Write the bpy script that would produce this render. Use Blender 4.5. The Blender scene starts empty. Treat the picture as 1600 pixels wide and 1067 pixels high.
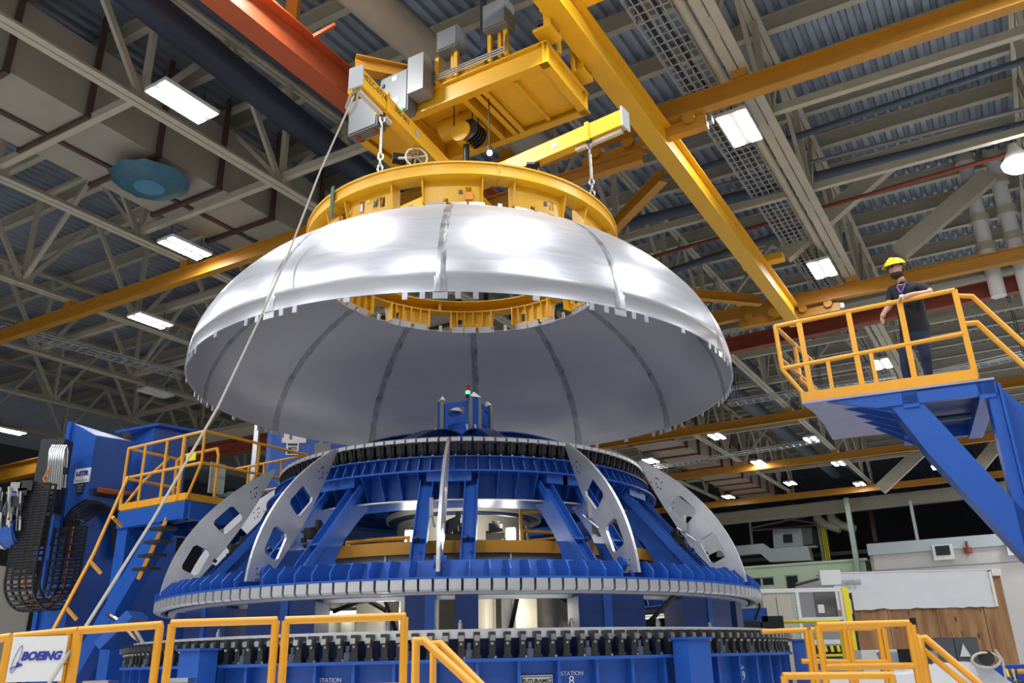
import bpy, math, random
from mathutils import Vector, Matrix
random.seed(7)
SC = bpy.context.scene
COL = SC.collection
PI = math.pi
V = Vector

# ---------------------------------------------------------------- camera
FPX, PIT, ROL, EYE = 1290.0, 0.3682, -0.0234, 1.7
cam_d = bpy.data.cameras.new('camera')
cam = bpy.data.objects.new('camera', cam_d)
COL.objects.link(cam)
cam_d.sensor_width = 36.0
cam_d.lens = FPX / 1600.0 * 36.0
cam_d.clip_end = 400
cam.matrix_world = (Matrix.Translation((0, 0, EYE)) @ Matrix.Rotation(PI / 2 + PIT, 4, 'X')
                    @ Matrix.Rotation(ROL, 4, 'Z'))
SC.camera = cam

# ---------------------------------------------------------------- world, exposure
wd = bpy.data.worlds.new('hall_air')
SC.world = wd
wd.use_nodes = True
wd.node_tree.nodes['Background'].inputs[0].default_value = (0.55, 0.62, 0.75, 1)
wd.node_tree.nodes['Background'].inputs[1].default_value = 0.05
SC.view_settings.view_transform = 'Standard'
SC.view_settings.look = 'None'
SC.view_settings.exposure = 0.0
SC.view_settings.gamma = 1.0
SC.view_settings.use_curve_mapping = False
SC.cycles.use_denoising = True
SC.cycles.max_bounces = 8
SC.cycles.diffuse_bounces = 4
SC.cycles.sample_clamp_indirect = 6.0

LAMP_L = 60.0      # radiance of the high-bay panels

# ---------------------------------------------------------------- the hall's axes, unprojection
AZA, AZB = math.radians(-61), math.radians(31)
AH = V((math.sin(AZA), math.cos(AZA), 0))     # along purlins and crane runways
BH = V((math.sin(AZB), math.cos(AZB), 0))     # along trusses and crane bridge
DET = AH.x * BH.y - AH.y * BH.x

def hall(a, b, z):
    return AH * a + BH * b + V((0, 0, z))

def to_ab(p):
    return ((p.x * BH.y - p.y * BH.x) / DET, (AH.x * p.y - AH.y * p.x) / DET)

def ray(px, py):
    a, b = px - 800.0, py - 533.5
    cr, sr = math.cos(ROL), math.sin(ROL)
    u = a * cr + b * sr
    v = -a * sr + b * cr
    d = (u / FPX, 1.0, -v / FPX)
    c, s = math.cos(PIT), math.sin(PIT)
    return V((d[0], d[1] * c - d[2] * s, d[1] * s + d[2] * c))

EYEV = V((0, 0, EYE))
def atz(px, py, z):
    d = ray(px, py)
    return EYEV + d * ((z - EYE) / d.z)
def aty(px, py, y):
    d = ray(px, py)
    return EYEV + d * (y / d.y)
def atb(px, py, b):                            # on the vertical plane of hall coordinate b
    d = ray(px, py)
    n = V((-AH.y, AH.x, 0))
    return EYEV + d * (n.dot(BH * b) / n.dot(d))
def ata(px, py, a):
    d = ray(px, py)
    n = V((-BH.y, BH.x, 0))
    return EYEV + d * (n.dot(AH * a) / n.dot(d))

CX, CY = -0.796, 12.68                         # axis of the dome and of the fixture
def cyl(r, deg, z):                            # 0 deg faces the camera, + to the right
    t = math.radians(deg)
    return V((CX + r * math.sin(t), CY - r * math.cos(t), z))

# ---------------------------------------------------------------- materials
def mat(name, col, rough=0.5, metal=0.0, noise=0.0, nscale=8.0, bump=0.0, emit=None, estr=0.0, spec=0.5, stretch=None, nrough=0.0):
    m = bpy.data.materials.new(name)
    m.use_nodes = True
    nt = m.node_tree
    bs = nt.nodes['Principled BSDF']
    bs.inputs['Base Color'].default_value = (*col, 1)
    bs.inputs['Roughness'].default_value = rough
    bs.inputs['Metallic'].default_value = metal
    bs.inputs['Specular IOR Level'].default_value = spec
    if emit:
        bs.inputs['Emission Color'].default_value = (*emit, 1)
        bs.inputs['Emission Strength'].default_value = estr
    if noise or bump or nrough:
        tc = nt.nodes.new('ShaderNodeTexCoord')
        no = nt.nodes.new('ShaderNodeTexNoise')
        no.inputs['Scale'].default_value = nscale
        no.inputs['Detail'].default_value = 4
        if stretch:
            mp = nt.nodes.new('ShaderNodeMapping')
            mp.inputs['Scale'].default_value = stretch
            nt.links.new(tc.outputs['Object'], mp.inputs['Vector'])
            nt.links.new(mp.outputs['Vector'], no.inputs['Vector'])
        else:
            nt.links.new(tc.outputs['Object'], no.inputs['Vector'])
        if noise:
            mx = nt.nodes.new('ShaderNodeMix')
            mx.data_type = 'RGBA'
            lo = tuple(c * (1 - noise) for c in col)
            hi = tuple(min(1, c * (1 + noise * .6)) for c in col)
            mx.inputs['A'].default_value = (*lo, 1)
            mx.inputs['B'].default_value = (*hi, 1)
            nt.links.new(no.outputs['Fac'], mx.inputs['Factor'])
            nt.links.new(mx.outputs['Result'], bs.inputs['Base Color'])
        if nrough:
            mr = nt.nodes.new('ShaderNodeMapRange')
            mr.inputs['To Min'].default_value = max(0, rough - nrough)
            mr.inputs['To Max'].default_value = min(1, rough + nrough)
            nt.links.new(no.outputs['Fac'], mr.inputs['Value'])
            nt.links.new(mr.outputs['Result'], bs.inputs['Roughness'])
        if bump:
            bp = nt.nodes.new('ShaderNodeBump')
            bp.inputs['Strength'].default_value = bump
            bp.inputs['Distance'].default_value = 0.02
            nt.links.new(no.outputs['Fac'], bp.inputs['Height'])
            nt.links.new(bp.outputs['Normal'], bs.inputs['Normal'])
    return m

M = {}
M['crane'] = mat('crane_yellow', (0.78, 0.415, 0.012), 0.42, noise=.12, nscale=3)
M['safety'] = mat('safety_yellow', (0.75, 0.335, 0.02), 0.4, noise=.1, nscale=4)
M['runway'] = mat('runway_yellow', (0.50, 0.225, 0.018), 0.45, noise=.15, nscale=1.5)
M['red'] = mat('girder_red', (0.38, 0.075, 0.02), 0.55, noise=.15, nscale=2)
M['oxide'] = mat('oxide_red', (0.24, 0.045, 0.02), 0.6, noise=.25, nscale=3)
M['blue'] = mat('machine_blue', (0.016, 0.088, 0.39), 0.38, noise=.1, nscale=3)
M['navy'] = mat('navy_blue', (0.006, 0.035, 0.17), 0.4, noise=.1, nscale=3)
M['cream'] = mat('cream_steel', (0.46, 0.42, 0.325), 0.6, noise=.16, nscale=3)
M['greysteel'] = mat('grey_steel', (0.22, 0.22, 0.21), 0.55, noise=.2, nscale=4)
M['deck'] = mat('galvanised_deck', (0.36, 0.41, 0.49), 0.40, metal=.5, noise=.22, nscale=1.4, stretch=(1, 1, 1))
M['duct'] = mat('painted_duct', (0.33, 0.30, 0.245), 0.6, noise=.14, nscale=1.2)
M['brown'] = mat('duct_strap', (0.075, 0.038, 0.03), 0.6, noise=.25)
M['bluegrey'] = mat('pipe_bluegrey', (0.07, 0.095, 0.13), 0.5, noise=.15)
M['darkpipe'] = mat('pipe_navy', (0.022, 0.03, 0.055), 0.5, noise=.2)
M['white'] = mat('white_paint', (0.72, 0.72, 0.70), 0.5, noise=.05)
M['black'] = mat('black_rubber', (0.012, 0.012, 0.013), 0.55)
M['dark'] = mat('dark_steel', (0.035, 0.037, 0.04), 0.42, metal=.3)
M['alu'] = mat('machined_aluminium', (0.74, 0.75, 0.77), 0.34, metal=.4, noise=.12, nscale=6)
M['plate'] = mat('aluminium_plate', (0.62, 0.62, 0.64), 0.42, metal=.75, noise=.16, nscale=5, nrough=.08)
M['dome'] = mat('dome_aluminium', (0.475, 0.48, 0.51), 0.35, metal=.58, noise=.07, nscale=3, stretch=(.6, .6, 9), nrough=.07)
M['seam'] = mat('weld_aluminium', (0.36, 0.36, 0.38), 0.34, metal=.7, noise=.6, nscale=9, bump=.5, stretch=(1, 1, .35), nrough=.2)
M['steel'] = mat('bright_steel', (0.6, 0.6, 0.6), 0.28, metal=1.0, noise=.15)
M['grey'] = mat('cabinet_grey', (0.15, 0.163, 0.168), 0.45, noise=.05)
M['ltgrey'] = mat('light_grey', (0.42, 0.435, 0.44), 0.45)
M['midgrey'] = mat('mid_grey', (0.23, 0.235, 0.23), 0.45)
M['dkgrey'] = mat('slate_grey', (0.085, 0.095, 0.115), 0.5, noise=.08)
M['beige'] = mat('beige_paint', (0.50, 0.46, 0.37), 0.5, noise=.06)
M['tank'] = mat('cream_enamel', (0.72, 0.67, 0.54), 0.45, noise=.05)
M['green'] = mat('pale_green_wall', (0.50, 0.62, 0.43), 0.7, noise=.06, nscale=.6)
M['palegreen'] = mat('pale_green_steel', (0.36, 0.47, 0.38), 0.6, noise=.1)
M['block'] = mat('grey_block_wall', (0.52, 0.50, 0.48), 0.75, noise=.06, nscale=.5)
M['galv'] = mat('galvanised_duct', (0.42, 0.46, 0.48), 0.42, metal=.5, noise=.12, nscale=2)
M['floor'] = mat('sealed_concrete', (0.74, 0.73, 0.71), 0.5, noise=.1, nscale=.7)
M['wall'] = mat('dark_wall', (0.09, 0.09, 0.10), 0.8, noise=.2, nscale=.4)
M['panelwall'] = mat('tan_wall', (0.40, 0.36, 0.30), 0.7, noise=.05, nscale=.6)
M['sheet'] = mat('white_sheeting', (0.66, 0.67, 0.69), 0.35, noise=.05, nscale=3, bump=.25)
M['rope'] = mat('manila_rope', (0.33, 0.31, 0.26), 0.8, noise=.2, nscale=30)
M['glass'] = mat('window_glass', (0.02, 0.025, 0.03), 0.22, spec=.25)
M['skin'] = mat('skin', (0.56, 0.31, 0.22), 0.55, noise=.06, nscale=20)
M['shirt'] = mat('dark_polo', (0.007, 0.008, 0.011), 0.85, noise=.2, nscale=14, bump=.3)
M['jeans'] = mat('denim', (0.014, 0.027, 0.065), 0.85, noise=.3, nscale=10, bump=.3)
M['hair'] = mat('brown_hair', (0.035, 0.02, 0.013), 0.8, noise=.3, nscale=40, bump=.5)
M['hat'] = mat('hat_yellow', (0.85, 0.66, 0.01), 0.3)
M['lanyard'] = mat('purple_lanyard', (0.13, 0.05, 0.26), 0.6)
M['tarp'] = mat('green_tarp', (0.01, 0.075, 0.055), 0.6, bump=.3, nscale=6)
M['bluetarp'] = mat('blue_tarp', (0.012, 0.06, 0.42), 0.5, bump=.5, nscale=6)
M['orange'] = mat('orange_cable', (0.60, 0.15, 0.03), 0.5)
M['ink'] = mat('blue_lettering', (0.02, 0.03, 0.30), 0.5)
M['blackink'] = mat('black_lettering', (0.015, 0.015, 0.015), 0.5)
M['whiteink'] = mat('white_lettering', (0.75, 0.78, 0.82), 0.5)
M['yellowsign'] = mat('yellow_plate', (0.85, 0.70, 0.02), 0.5)
M['lamp'] = mat('lamp_panel', (0.9, 0.9, 0.9), 0.5, emit=(0.95, 0.97, 1.0), estr=LAMP_L)
M['lamp_off'] = mat('lamp_panel_unlit', (0.75, 0.76, 0.72), 0.4)
M['green_led'] = mat('green_indicator', (0.02, 0.5, 0.15), 0.4, emit=(0.05, 1.0, 0.3), estr=6)
M['red_led'] = mat('red_lens', (0.45, 0.03, 0.015), 0.3)
M['amber_led'] = mat('amber_indicator', (0.9, 0.2, 0.05), 0.4, emit=(1.0, 0.25, 0.05), estr=5)
M['bulb'] = mat('lit_bulb', (0.95, 0.95, 0.95), 0.4, emit=(1.0, 0.98, 0.92), estr=40)

def plywood():
    m = mat('plywood', (0.36, 0.20, 0.095), 0.65)
    nt = m.node_tree
    bs = nt.nodes['Principled BSDF']
    tc = nt.nodes.new('ShaderNodeTexCoord')
    mp = nt.nodes.new('ShaderNodeMapping')
    mp.inputs['Scale'].default_value = (5, 5, .5)
    n1 = nt.nodes.new('ShaderNodeTexNoise'); n1.inputs['Scale'].default_value = 1.2; n1.inputs['Detail'].default_value = 5
    mp2 = nt.nodes.new('ShaderNodeMapping'); mp2.inputs['Scale'].default_value = (3, 3, 1.2)
    vo = nt.nodes.new('ShaderNodeTexVoronoi'); vo.inputs['Scale'].default_value = 1.9
    r1 = nt.nodes.new('ShaderNodeValToRGB')
    r1.color_ramp.elements[0].color = (0.19, 0.085, 0.033, 1); r1.color_ramp.elements[0].position = .3
    r1.color_ramp.elements[1].color = (0.40, 0.225, 0.10, 1); r1.color_ramp.elements[1].position = .7
    r2 = nt.nodes.new('ShaderNodeValToRGB')
    r2.color_ramp.elements[0].color = (0.25, 0.16, 0.12, 1); r2.color_ramp.elements[0].position = .09
    r2.color_ramp.elements[1].color = (1, 1, 1, 1); r2.color_ramp.elements[1].position = .24
    mx = nt.nodes.new('ShaderNodeMix'); mx.data_type = 'RGBA'; mx.blend_type = 'MULTIPLY'
    mx.inputs['Factor'].default_value = 1
    L = nt.links.new
    L(tc.outputs['Object'], mp.inputs['Vector']); L(mp.outputs['Vector'], n1.inputs['Vector'])
    L(tc.outputs['Object'], mp2.inputs['Vector']); L(mp2.outputs['Vector'], vo.inputs['Vector'])
    L(n1.outputs['Fac'], r1.inputs['Fac']); L(vo.outputs['Distance'], r2.inputs['Fac'])
    L(r1.outputs['Color'], mx.inputs['A']); L(r2.outputs['Color'], mx.inputs['B'])
    L(mx.outputs['Result'], bs.inputs['Base Color'])
    return m
M['ply'] = plywood()

# ---------------------------------------------------------------- mesh building
WL = {}                                        # world location of every Empty / mesh origin

def frame(o, x, z=(0, 0, 1)):
    x = V(x).normalized(); z = V(z)
    y = z.cross(x).normalized(); z = x.cross(y).normalized()
    m = Matrix((x, y, z)).transposed().to_4x4()
    m.translation = V(o)
    return m

class MB:
    def __init__(s):
        s.v = []; s.f = []
    def add(s, vs, fs):
        o = len(s.v)
        s.v += [V(p) for p in vs]
        s.f += [tuple(i + o for i in f) for f in fs]
        return s
    def box(s, c, d, m=None):
        x, y, z = d[0] / 2, d[1] / 2, d[2] / 2
        vs = [V((c[0] + i * x, c[1] + j * y, c[2] + k * z)) for i in (-1, 1) for j in (-1, 1) for k in (-1, 1)]
        if m is not None: vs = [m @ p for p in vs]
        return s.add(vs, [(0, 1, 3, 2), (4, 6, 7, 5), (0, 4, 5, 1), (2, 3, 7, 6), (0, 2, 6, 4), (1, 5, 7, 3)])
    def bar(s, p, q, w, h, up=(0, 0, 1)):      # rectangular bar p->q, w sideways, h along up
        p, q = V(p), V(q)
        d = (q - p).normalized()
        up = V(up)
        if abs(d.dot(up.normalized())) > .98: up = V((1, 0, 0)) if abs(d.x) < .9 else V((0, 1, 0))
        sd = d.cross(up).normalized(); u = sd.cross(d).normalized()
        vs = [e + sd * (i * w / 2) + u * (j * h / 2) for e in (p, q) for i, j in ((-1, -1), (1, -1), (1, 1), (-1, 1))]
        return s.add(vs, [(3, 2, 1, 0), (4, 5, 6, 7), (0, 1, 5, 4), (1, 2, 6, 5), (2, 3, 7, 6), (3, 0, 4, 7)])
    def ibeam(s, p, q, w, h, t=.03):
        u = V((0, 0, 1))
        s.bar(V(p) + u * (h / 2 - t / 2), V(q) + u * (h / 2 - t / 2), w, t)
        s.bar(V(p) - u * (h / 2 - t / 2), V(q) - u * (h / 2 - t / 2), w, t)
        return s.bar(p, q, t, h - 2 * t)
    def tube(s, pts, r, n=8, caps=True):       # round bar along a polyline
        pts = [V(p) for p in pts]
        base = len(s.v); prev = None
        for i, p in enumerate(pts):
            if i == 0: d = pts[1] - p
            elif i == len(pts) - 1: d = p - pts[i - 1]
            else: d = (pts[i + 1] - p).normalized() + (p - pts[i - 1]).normalized()
            d.normalize()
            if prev is None:
                a = V((0, 0, 1)) if abs(d.z) < .9 else V((1, 0, 0))
                sd = d.cross(a).normalized()
            else:
                sd = prev - d * prev.dot(d)
                sd = sd.normalized() if sd.length > 1e-6 else d.orthogonal().normalized()
            prev = sd; u = d.cross(sd)
            k = 1.0
            if 0 < i < len(pts) - 1:
                c = (pts[i + 1] - p).normalized().dot((p - pts[i - 1]).normalized())
                k = 1 / max(.5, math.sqrt(max(.01, (1 + c) / 2)))
            rr = r[i] if isinstance(r, (list, tuple)) else r
            for j in range(n):
                t = 2 * PI * j / n
                s.v.append(p + (sd * math.cos(t) + u * math.sin(t)) * rr * (k if k < 1.5 else 1.2))
        for i in range(len(pts) - 1):
            for j in range(n):
                a = base + i * n + j; b = base + i * n + (j + 1) % n
                s.f.append((a, b, b + n, a + n))
        if caps:
            s.f.append(tuple(base + j for j in reversed(range(n))))
            s.f.append(tuple(base + (len(pts) - 1) * n + j for j in range(n)))
        return s
    def lathe(s, prof, n=96, a0=0, a1=360, c=(CX, CY), closed=True):   # closed (r, z) profile about a vertical axis
        full = abs(a1 - a0) >= 359.9
        m = n if full else n + 1
        base = len(s.v); k = len(prof)
        for i in range(m):
            t = math.radians(a0 + (a1 - a0) * i / n)
            for r, z in prof:
                s.v.append(V((c[0] + r * math.sin(t), c[1] - r * math.cos(t), z)))
        for i in range(n):
            i2 = (i + 1) % m
            for j in range(k if closed else k - 1):
                j2 = (j + 1) % k
                s.f.append((base + i * k + j, base + i2 * k + j, base + i2 * k + j2, base + i * k + j2))
        if not full and closed:
            s.f.append(tuple(base + j for j in reversed(range(k))))
            s.f.append(tuple(base + n * k + j for j in range(k)))
        return s
    def prism(s, poly, m, t):                  # 2-D polygon in the x-z plane of frame m, thickness t along its y
        n = len(poly)
        vs = [m @ V((x, -t / 2, z)) for x, z in poly] + [m @ V((x, t / 2, z)) for x, z in poly]
        fs = [tuple(range(n)), tuple(reversed(range(n, 2 * n)))]
        fs += [((i + 1) % n, i, n + i, n + (i + 1) % n) for i in range(n)]
        return s.add(vs, fs)
    def extrude(s, pts, d):                    # polygon of world points pushed along d
        n = len(pts); d = V(d)
        vs = [V(p) for p in pts] + [V(p) + d for p in pts]
        fs = [tuple(range(n)), tuple(reversed(range(n, 2 * n)))]
        fs += [((i + 1) % n, i, n + i, n + (i + 1) % n) for i in range(n)]
        return s.add(vs, fs)
    def frameplate(s, outer, holes_m, m, t):   # plate with polygonal holes (same frame), filled by triangulation
        import mathutils.geometry as G
        loops = [outer] + holes_m
        flat = [V((x, 0, z)) for lp in loops for x, z in lp]
        tris = G.tessellate_polygon([[V((x, z, 0)) for x, z in lp] for lp in loops])
        n = len(flat)
        vs = [m @ V((p.x, -t / 2, p.z)) for p in flat] + [m @ V((p.x, t / 2, p.z)) for p in flat]
        fs = [tuple(tr) for tr in tris] + [tuple(i + n for i in reversed(tr)) for tr in tris]
        o = 0
        for lp in loops:
            k = len(lp)
            fs += [(o + (i + 1) % k, o + i, n + o + i, n + o + (i + 1) % k) for i in range(k)]
            o += k
        return s.add(vs, fs)
    def sphere(s, c, r, nu=12, nv=8, sc=(1, 1, 1), m=None):
        base = len(s.v)
        for i in range(nv + 1):
            t = PI * i / nv
            for j in range(nu):
                p = 2 * PI * j / nu
                q = V((r * sc[0] * math.sin(t) * math.cos(p), r * sc[1] * math.sin(t) * math.sin(p), r * sc[2] * math.cos(t)))
                if m is not None: q = m.to_3x3() @ q
                s.v.append(V(c) + q)
        for i in range(nv):
            for j in range(nu):
                a = base + i * nu + j; b = base + i * nu + (j + 1) % nu
                s.f.append((a, a + nu, b + nu, b))
        return s
    def mesh(s, name, m, off=(0, 0, 0), smooth=False):
        me = bpy.data.meshes.new(name)
        o = V(off)
        me.from_pydata([tuple(p - o) for p in s.v], [], s.f)
        me.validate(); me.update()
        if smooth:
            me.polygons.foreach_set('use_smooth', [True] * len(me.polygons))
            try: me.set_sharp_from_angle(angle=math.radians(40))
            except Exception: pass
        me.materials.append(M[m] if isinstance(m, str) else m)
        import bmesh
        bm = bmesh.new(); bm.from_mesh(me)
        bmesh.ops.recalc_face_normals(bm, faces=bm.faces)
        bm.to_mesh(me); bm.free()
        return me
    def build(s, name, m, parent=None, loc=None, smooth=False):
        if parent is not None: off = WL[parent]
        elif loc is not None: off = V(loc)
        else: off = V((0, 0, 0))
        me = s.mesh(name, m, off, smooth)
        o = bpy.data.objects.new(name, me)
        COL.objects.link(o)
        if parent is not None: o.parent = parent
        else: o.location = off
        WL[o] = V(off)
        return o

def tag(o, label=None, cat=None, group=None, kind=None):
    if label: o['label'] = label
    if cat: o['category'] = cat
    if group: o['group'] = group
    if kind: o['kind'] = kind
    return o

def thing(name, label, cat, loc=(0, 0, 0), group=None):
    o = bpy.data.objects.new(name, None)
    o.empty_display_size = .2
    COL.objects.link(o)
    o.location = loc
    WL[o] = V(loc)
    return tag(o, label, cat, group)

def structure(name, mb, m, parent=None, smooth=False):
    o = mb.build(name, m, parent, smooth=smooth)
    if parent is None: o['kind'] = 'structure'
    return o

def spin(name, me, parent, degs, c=(CX, CY, 0)):      # copies of one mesh turned about the vertical axis c
    out = []
    for d in degs:
        o = bpy.data.objects.new(name, me)
        COL.objects.link(o)
        o.parent = parent
        o.location = V(c) - WL[parent]
        o.rotation_euler = (0, 0, math.radians(d))
        WL[o] = V(c)
        out.append(o)
    return out

def place(name, me, parent, pts, rz=0):
    out = []
    for p in pts:
        o = bpy.data.objects.new(name, me)
        COL.objects.link(o); o.parent = parent
        o.location = V(p) - WL[parent]
        o.rotation_euler = (0, 0, rz)
        WL[o] = V(p)
        out.append(o)
    return out

def text(s, size, m, mt, parent, name='lettering', align='CENTER', ext=.002, shear=0, bold=0.0):
    c = bpy.data.curves.new(name, 'FONT')
    c.body = s; c.size = size; c.align_x = align; c.align_y = 'CENTER'
    c.extrude = ext; c.shear = shear; c.offset = bold
    c.resolution_u = 3
    c.materials.append(M[mt])
    tmp = bpy.data.objects.new(name, c)
    COL.objects.link(tmp)
    dg = bpy.context.evaluated_depsgraph_get()
    me = bpy.data.meshes.new_from_object(tmp.evaluated_get(dg))
    me.name = name
    bpy.data.objects.remove(tmp)
    if not me.materials: me.materials.append(M[mt])
    o = bpy.data.objects.new(name, me)
    COL.objects.link(o)
    o.parent = parent
    mm = m.copy(); mm.translation = m.translation - WL[parent]
    o.matrix_local = mm
    WL[o] = V(m.translation)
    return o

def face(o, right, up):                        # matrix for text: x along right, y along up
    x = V(right).normalized(); y = V(up)
    z = x.cross(y).normalized(); y = z.cross(x).normalized()
    m = Matrix((x, y, z)).transposed().to_4x4()
    m.translation = V(o)
    return m

def P0(r, z): return V((0, -r, z))             # local point at angle 0 for spin() meshes
UP = V((0, 0, 1))
# ================================================================ lamps of the hall beyond the frame (high bays behind and above the camera, plus unseen ones added to brighten the back)
def off_frame_lamp(a, b, z=12.78, power=450):
    d = bpy.data.lights.new('off_frame_light', 'AREA')
    d.shape = 'RECTANGLE'; d.size = 1.3; d.size_y = .62; d.energy = power
    d.color = (0.95, 0.97, 1.0)
    o = bpy.data.objects.new('off_frame_light', d)
    COL.objects.link(o)
    o.location = hall(a, b, z)
    o.rotation_euler = (0, 0, PI / 2 - AZB)
    return o
OFF_LAMPS = [(3.6, 8.2), (3.6, 0.5), (9.0, 7.0), (9.0, -1), (13.3, 1.5), (18.6, 5.5), (18.6, -2.5), (-1.8, 12.5),
             (-1.8, 4.5), (-7.4, 20), (-7.4, 12), (24.1, 9), (-7.4, 4), (3.6, -7), (13.3, -6.5), (-7.4, 30), (-1.8, 31),
             (-2, 44), (-2, 52), (-2, 60), (-8, 48), (-8, 56), (-8, 63), (-14, 52), (-14, 61)]  # back-zone lights added out of view to brighten the green building
for a_, b_ in OFF_LAMPS:
    off_frame_lamp(a_, b_)

# ================================================================ the setting
structure('floor', MB().extrude([hall(-32, -16, 0), hall(62, -16, 0), hall(62, 100, 0), hall(-32, 100, 0)], (0, 0, -.2)), 'floor')
def hall_wall(name, p, q, h, m='wall', t=.3):
    return structure(name, MB().bar(V(p) + UP * (h / 2), V(q) + UP * (h / 2), t, h), m)
hall_wall('wall_back', hall(-32, 99.5, 0), hall(62, 99.5, 0), 18)
hall_wall('wall_left', hall(61.5, -16, 0), hall(61.5, 100, 0), 18)
hall_wall('wall_right', hall(-31.5, -16, 0), hall(-31.5, 100, 0), 18, 'block')
hall_wall('wall_front', hall(-32, -15.5, 0), hall(62, -15.5, 0), 18, 'white')

# roof deck: flutes run along the trusses
ZD = 17.0
ceil = thing('ceiling', None, None, (0, 0, ZD)); ceil['kind'] = 'structure'
mb = MB()
pitch = .34
prof = []
a = -32.0
while a < 62:
    prof += [(a, 0), (a + .15, 0), (a + .19, .11), (a + .30, .11)]
    a += pitch
for b0, b1 in ((-16, 45), (45, 100)):
    vs = [hall(a, b0, ZD + z) for a, z in prof] + [hall(a, b1, ZD + z) for a, z in prof]
    n = len(prof)
    mb.add(vs, [(i, i + 1, n + i + 1, n + i) for i in range(n - 1)])
mb.build('deck_sheet', 'deck', ceil)
# purlins
k = -12
pur = []
for i in range(-10, 26):
    b = 18.05 + 2.03 * i
    MB().ibeam(hall(-14 if b < 60 else -20, b, ZD - .26), hall(48, b, ZD - .26), .2, .5, .03).build('purlin', 'cream', ceil)

# ---------------------------------------------------------------- trusses
ZB, ZT = 13.15, 16.35
def truss(a, b0, b1, label, double=.34, step=4.06, group=None):
    t = thing('roof_truss', label, 'truss', hall(a, (b0 + b1) / 2, ZB), group)
    for z, w in ((ZB, double), (ZT, double * .8)):
        nm = 'bottom_chord' if z == ZB else 'top_chord'
        mb = MB()
        for s in (-1, 1):                      # two angles back to back with a slot between
            mb.bar(hall(a + s * (w / 4 + .012), b0, z), hall(a + s * (w / 4 + .012), b1, z), w / 2 - .02, .03)
            mb.bar(hall(a + s * .022, b0, z + .09), hall(a + s * .022, b1, z + .09), .025, .16)
        mb.build(nm, 'cream', t)
    n0 = math.ceil((b0 - 13.2) / step); n1 = math.floor((b1 - 13.2) / step)
    for k in range(n0, n1 + 1):
        b = 13.2 + k * step
        MB().bar(hall(a, b, ZB), hall(a, b, ZT), .16, .12, BH).build('vertical_web', 'cream', t)
        if b + step <= b1:
            m_ = b + step / 2
            MB().bar(hall(a, b, ZB + .05), hall(a, m_, ZT), .15, .1, AH).build('diagonal_web', 'cream', t)
            MB().bar(hall(a, b + step, ZB + .05), hall(a, m_, ZT), .15, .1, AH).build('diagonal_web', 'cream', t)
        MB().bar(hall(a, b - .3, ZB + .12), hall(a, b + .3, ZB + .12), .03, .34).build('gusset_plate', 'cream', t)
    return t
TR = [(3.1, 2, 68, 'wide cream roof truss right of the yellow crane bridge, above the mesh cable tray'),
      (-2.45, 10, 34, 'cream roof truss at the top right corner of the photo'),
      (8.75, 14, 68, 'cream roof truss between the crane bridge and the dome, seen behind the hoist'),
      (14.45, 2, 68, 'cream roof truss passing in front of the long rectangular duct'),
      (19.9, 2, 68, 'cream roof truss just left of the long rectangular duct'),
      (25.5, 6, 48, 'cream roof truss second to the left of the rectangular duct'),
      (31.1, 8, 48, 'cream roof truss third to the left of the rectangular duct'),
      (36.6, 10, 50, 'far left cream roof truss above the left tower'),
      (42.2, 14, 50, 'leftmost dim cream roof truss beyond the unlit lamp')]
for a_, b0, b1, lab in TR:
    truss(a_, b0, b1, lab, .42 if a_ == 3.1 else .34)
o = MB().tube([hall(3.5, 6, 13.3), hall(3.5, 40, 13.3)], .11, 12).build('insulated_pipe', 'cream', loc=hall(3.62, 16, 13.3), smooth=True)
tag(o, 'cream insulated pipe running along the left side of the wide right truss', 'pipe')

# cross struts along the purlin direction, tying bottom chords together
cs = [(9.15, 14.45, 25.5), (13.2, 8.75, 19.9), (17.3, 14.45, 31), (21.35, 14.45, 31), (25.4, 19.9, 36.6), (29.5, 19.9, 36.6), (21.0, -2.4, 8.75), (17.0, -2.4, 3.1),
      (33.5, -2.4, 8.75), (45.7, 8.75, 19.9), (37.6, 3.1, 14.45), (57.9, 3.1, 19.9)]
STRUT_LABELS = ['cream strut crossing under the beige duct near the left edge',
    'cream strut crossing the beige duct below the teal dish',
    'cream strut passing behind the middle lamp of the left three',
    'cream strut just above the lowest lamp of the left three',
    'cream strut above the two left towers, upper of two',
    'cream strut above the two left towers, just over the plain column',
    'cream strut from the white vertical pipes to the crane bridge',
    'cream strut between the two trusses at the top right corner',
    'cream strut behind the railing of the worker platform',
    'cream strut beside the ladder tray right of the dome rim',
    'cream strut behind the free tip of the worker platform',
    'cream strut below the lowest row of small far lamps']
for i, (b, a0, a1) in enumerate(cs):
    o = MB().bar(hall(a0, b, ZB + .3), hall(a1, b, ZB + .3), .16, .2).build('cross_strut', 'cream', loc=hall((a0 + a1) / 2, b, ZB + .3))
    tag(o, STRUT_LABELS[i], 'strut', 'cross struts between the roof trusses')
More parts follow.
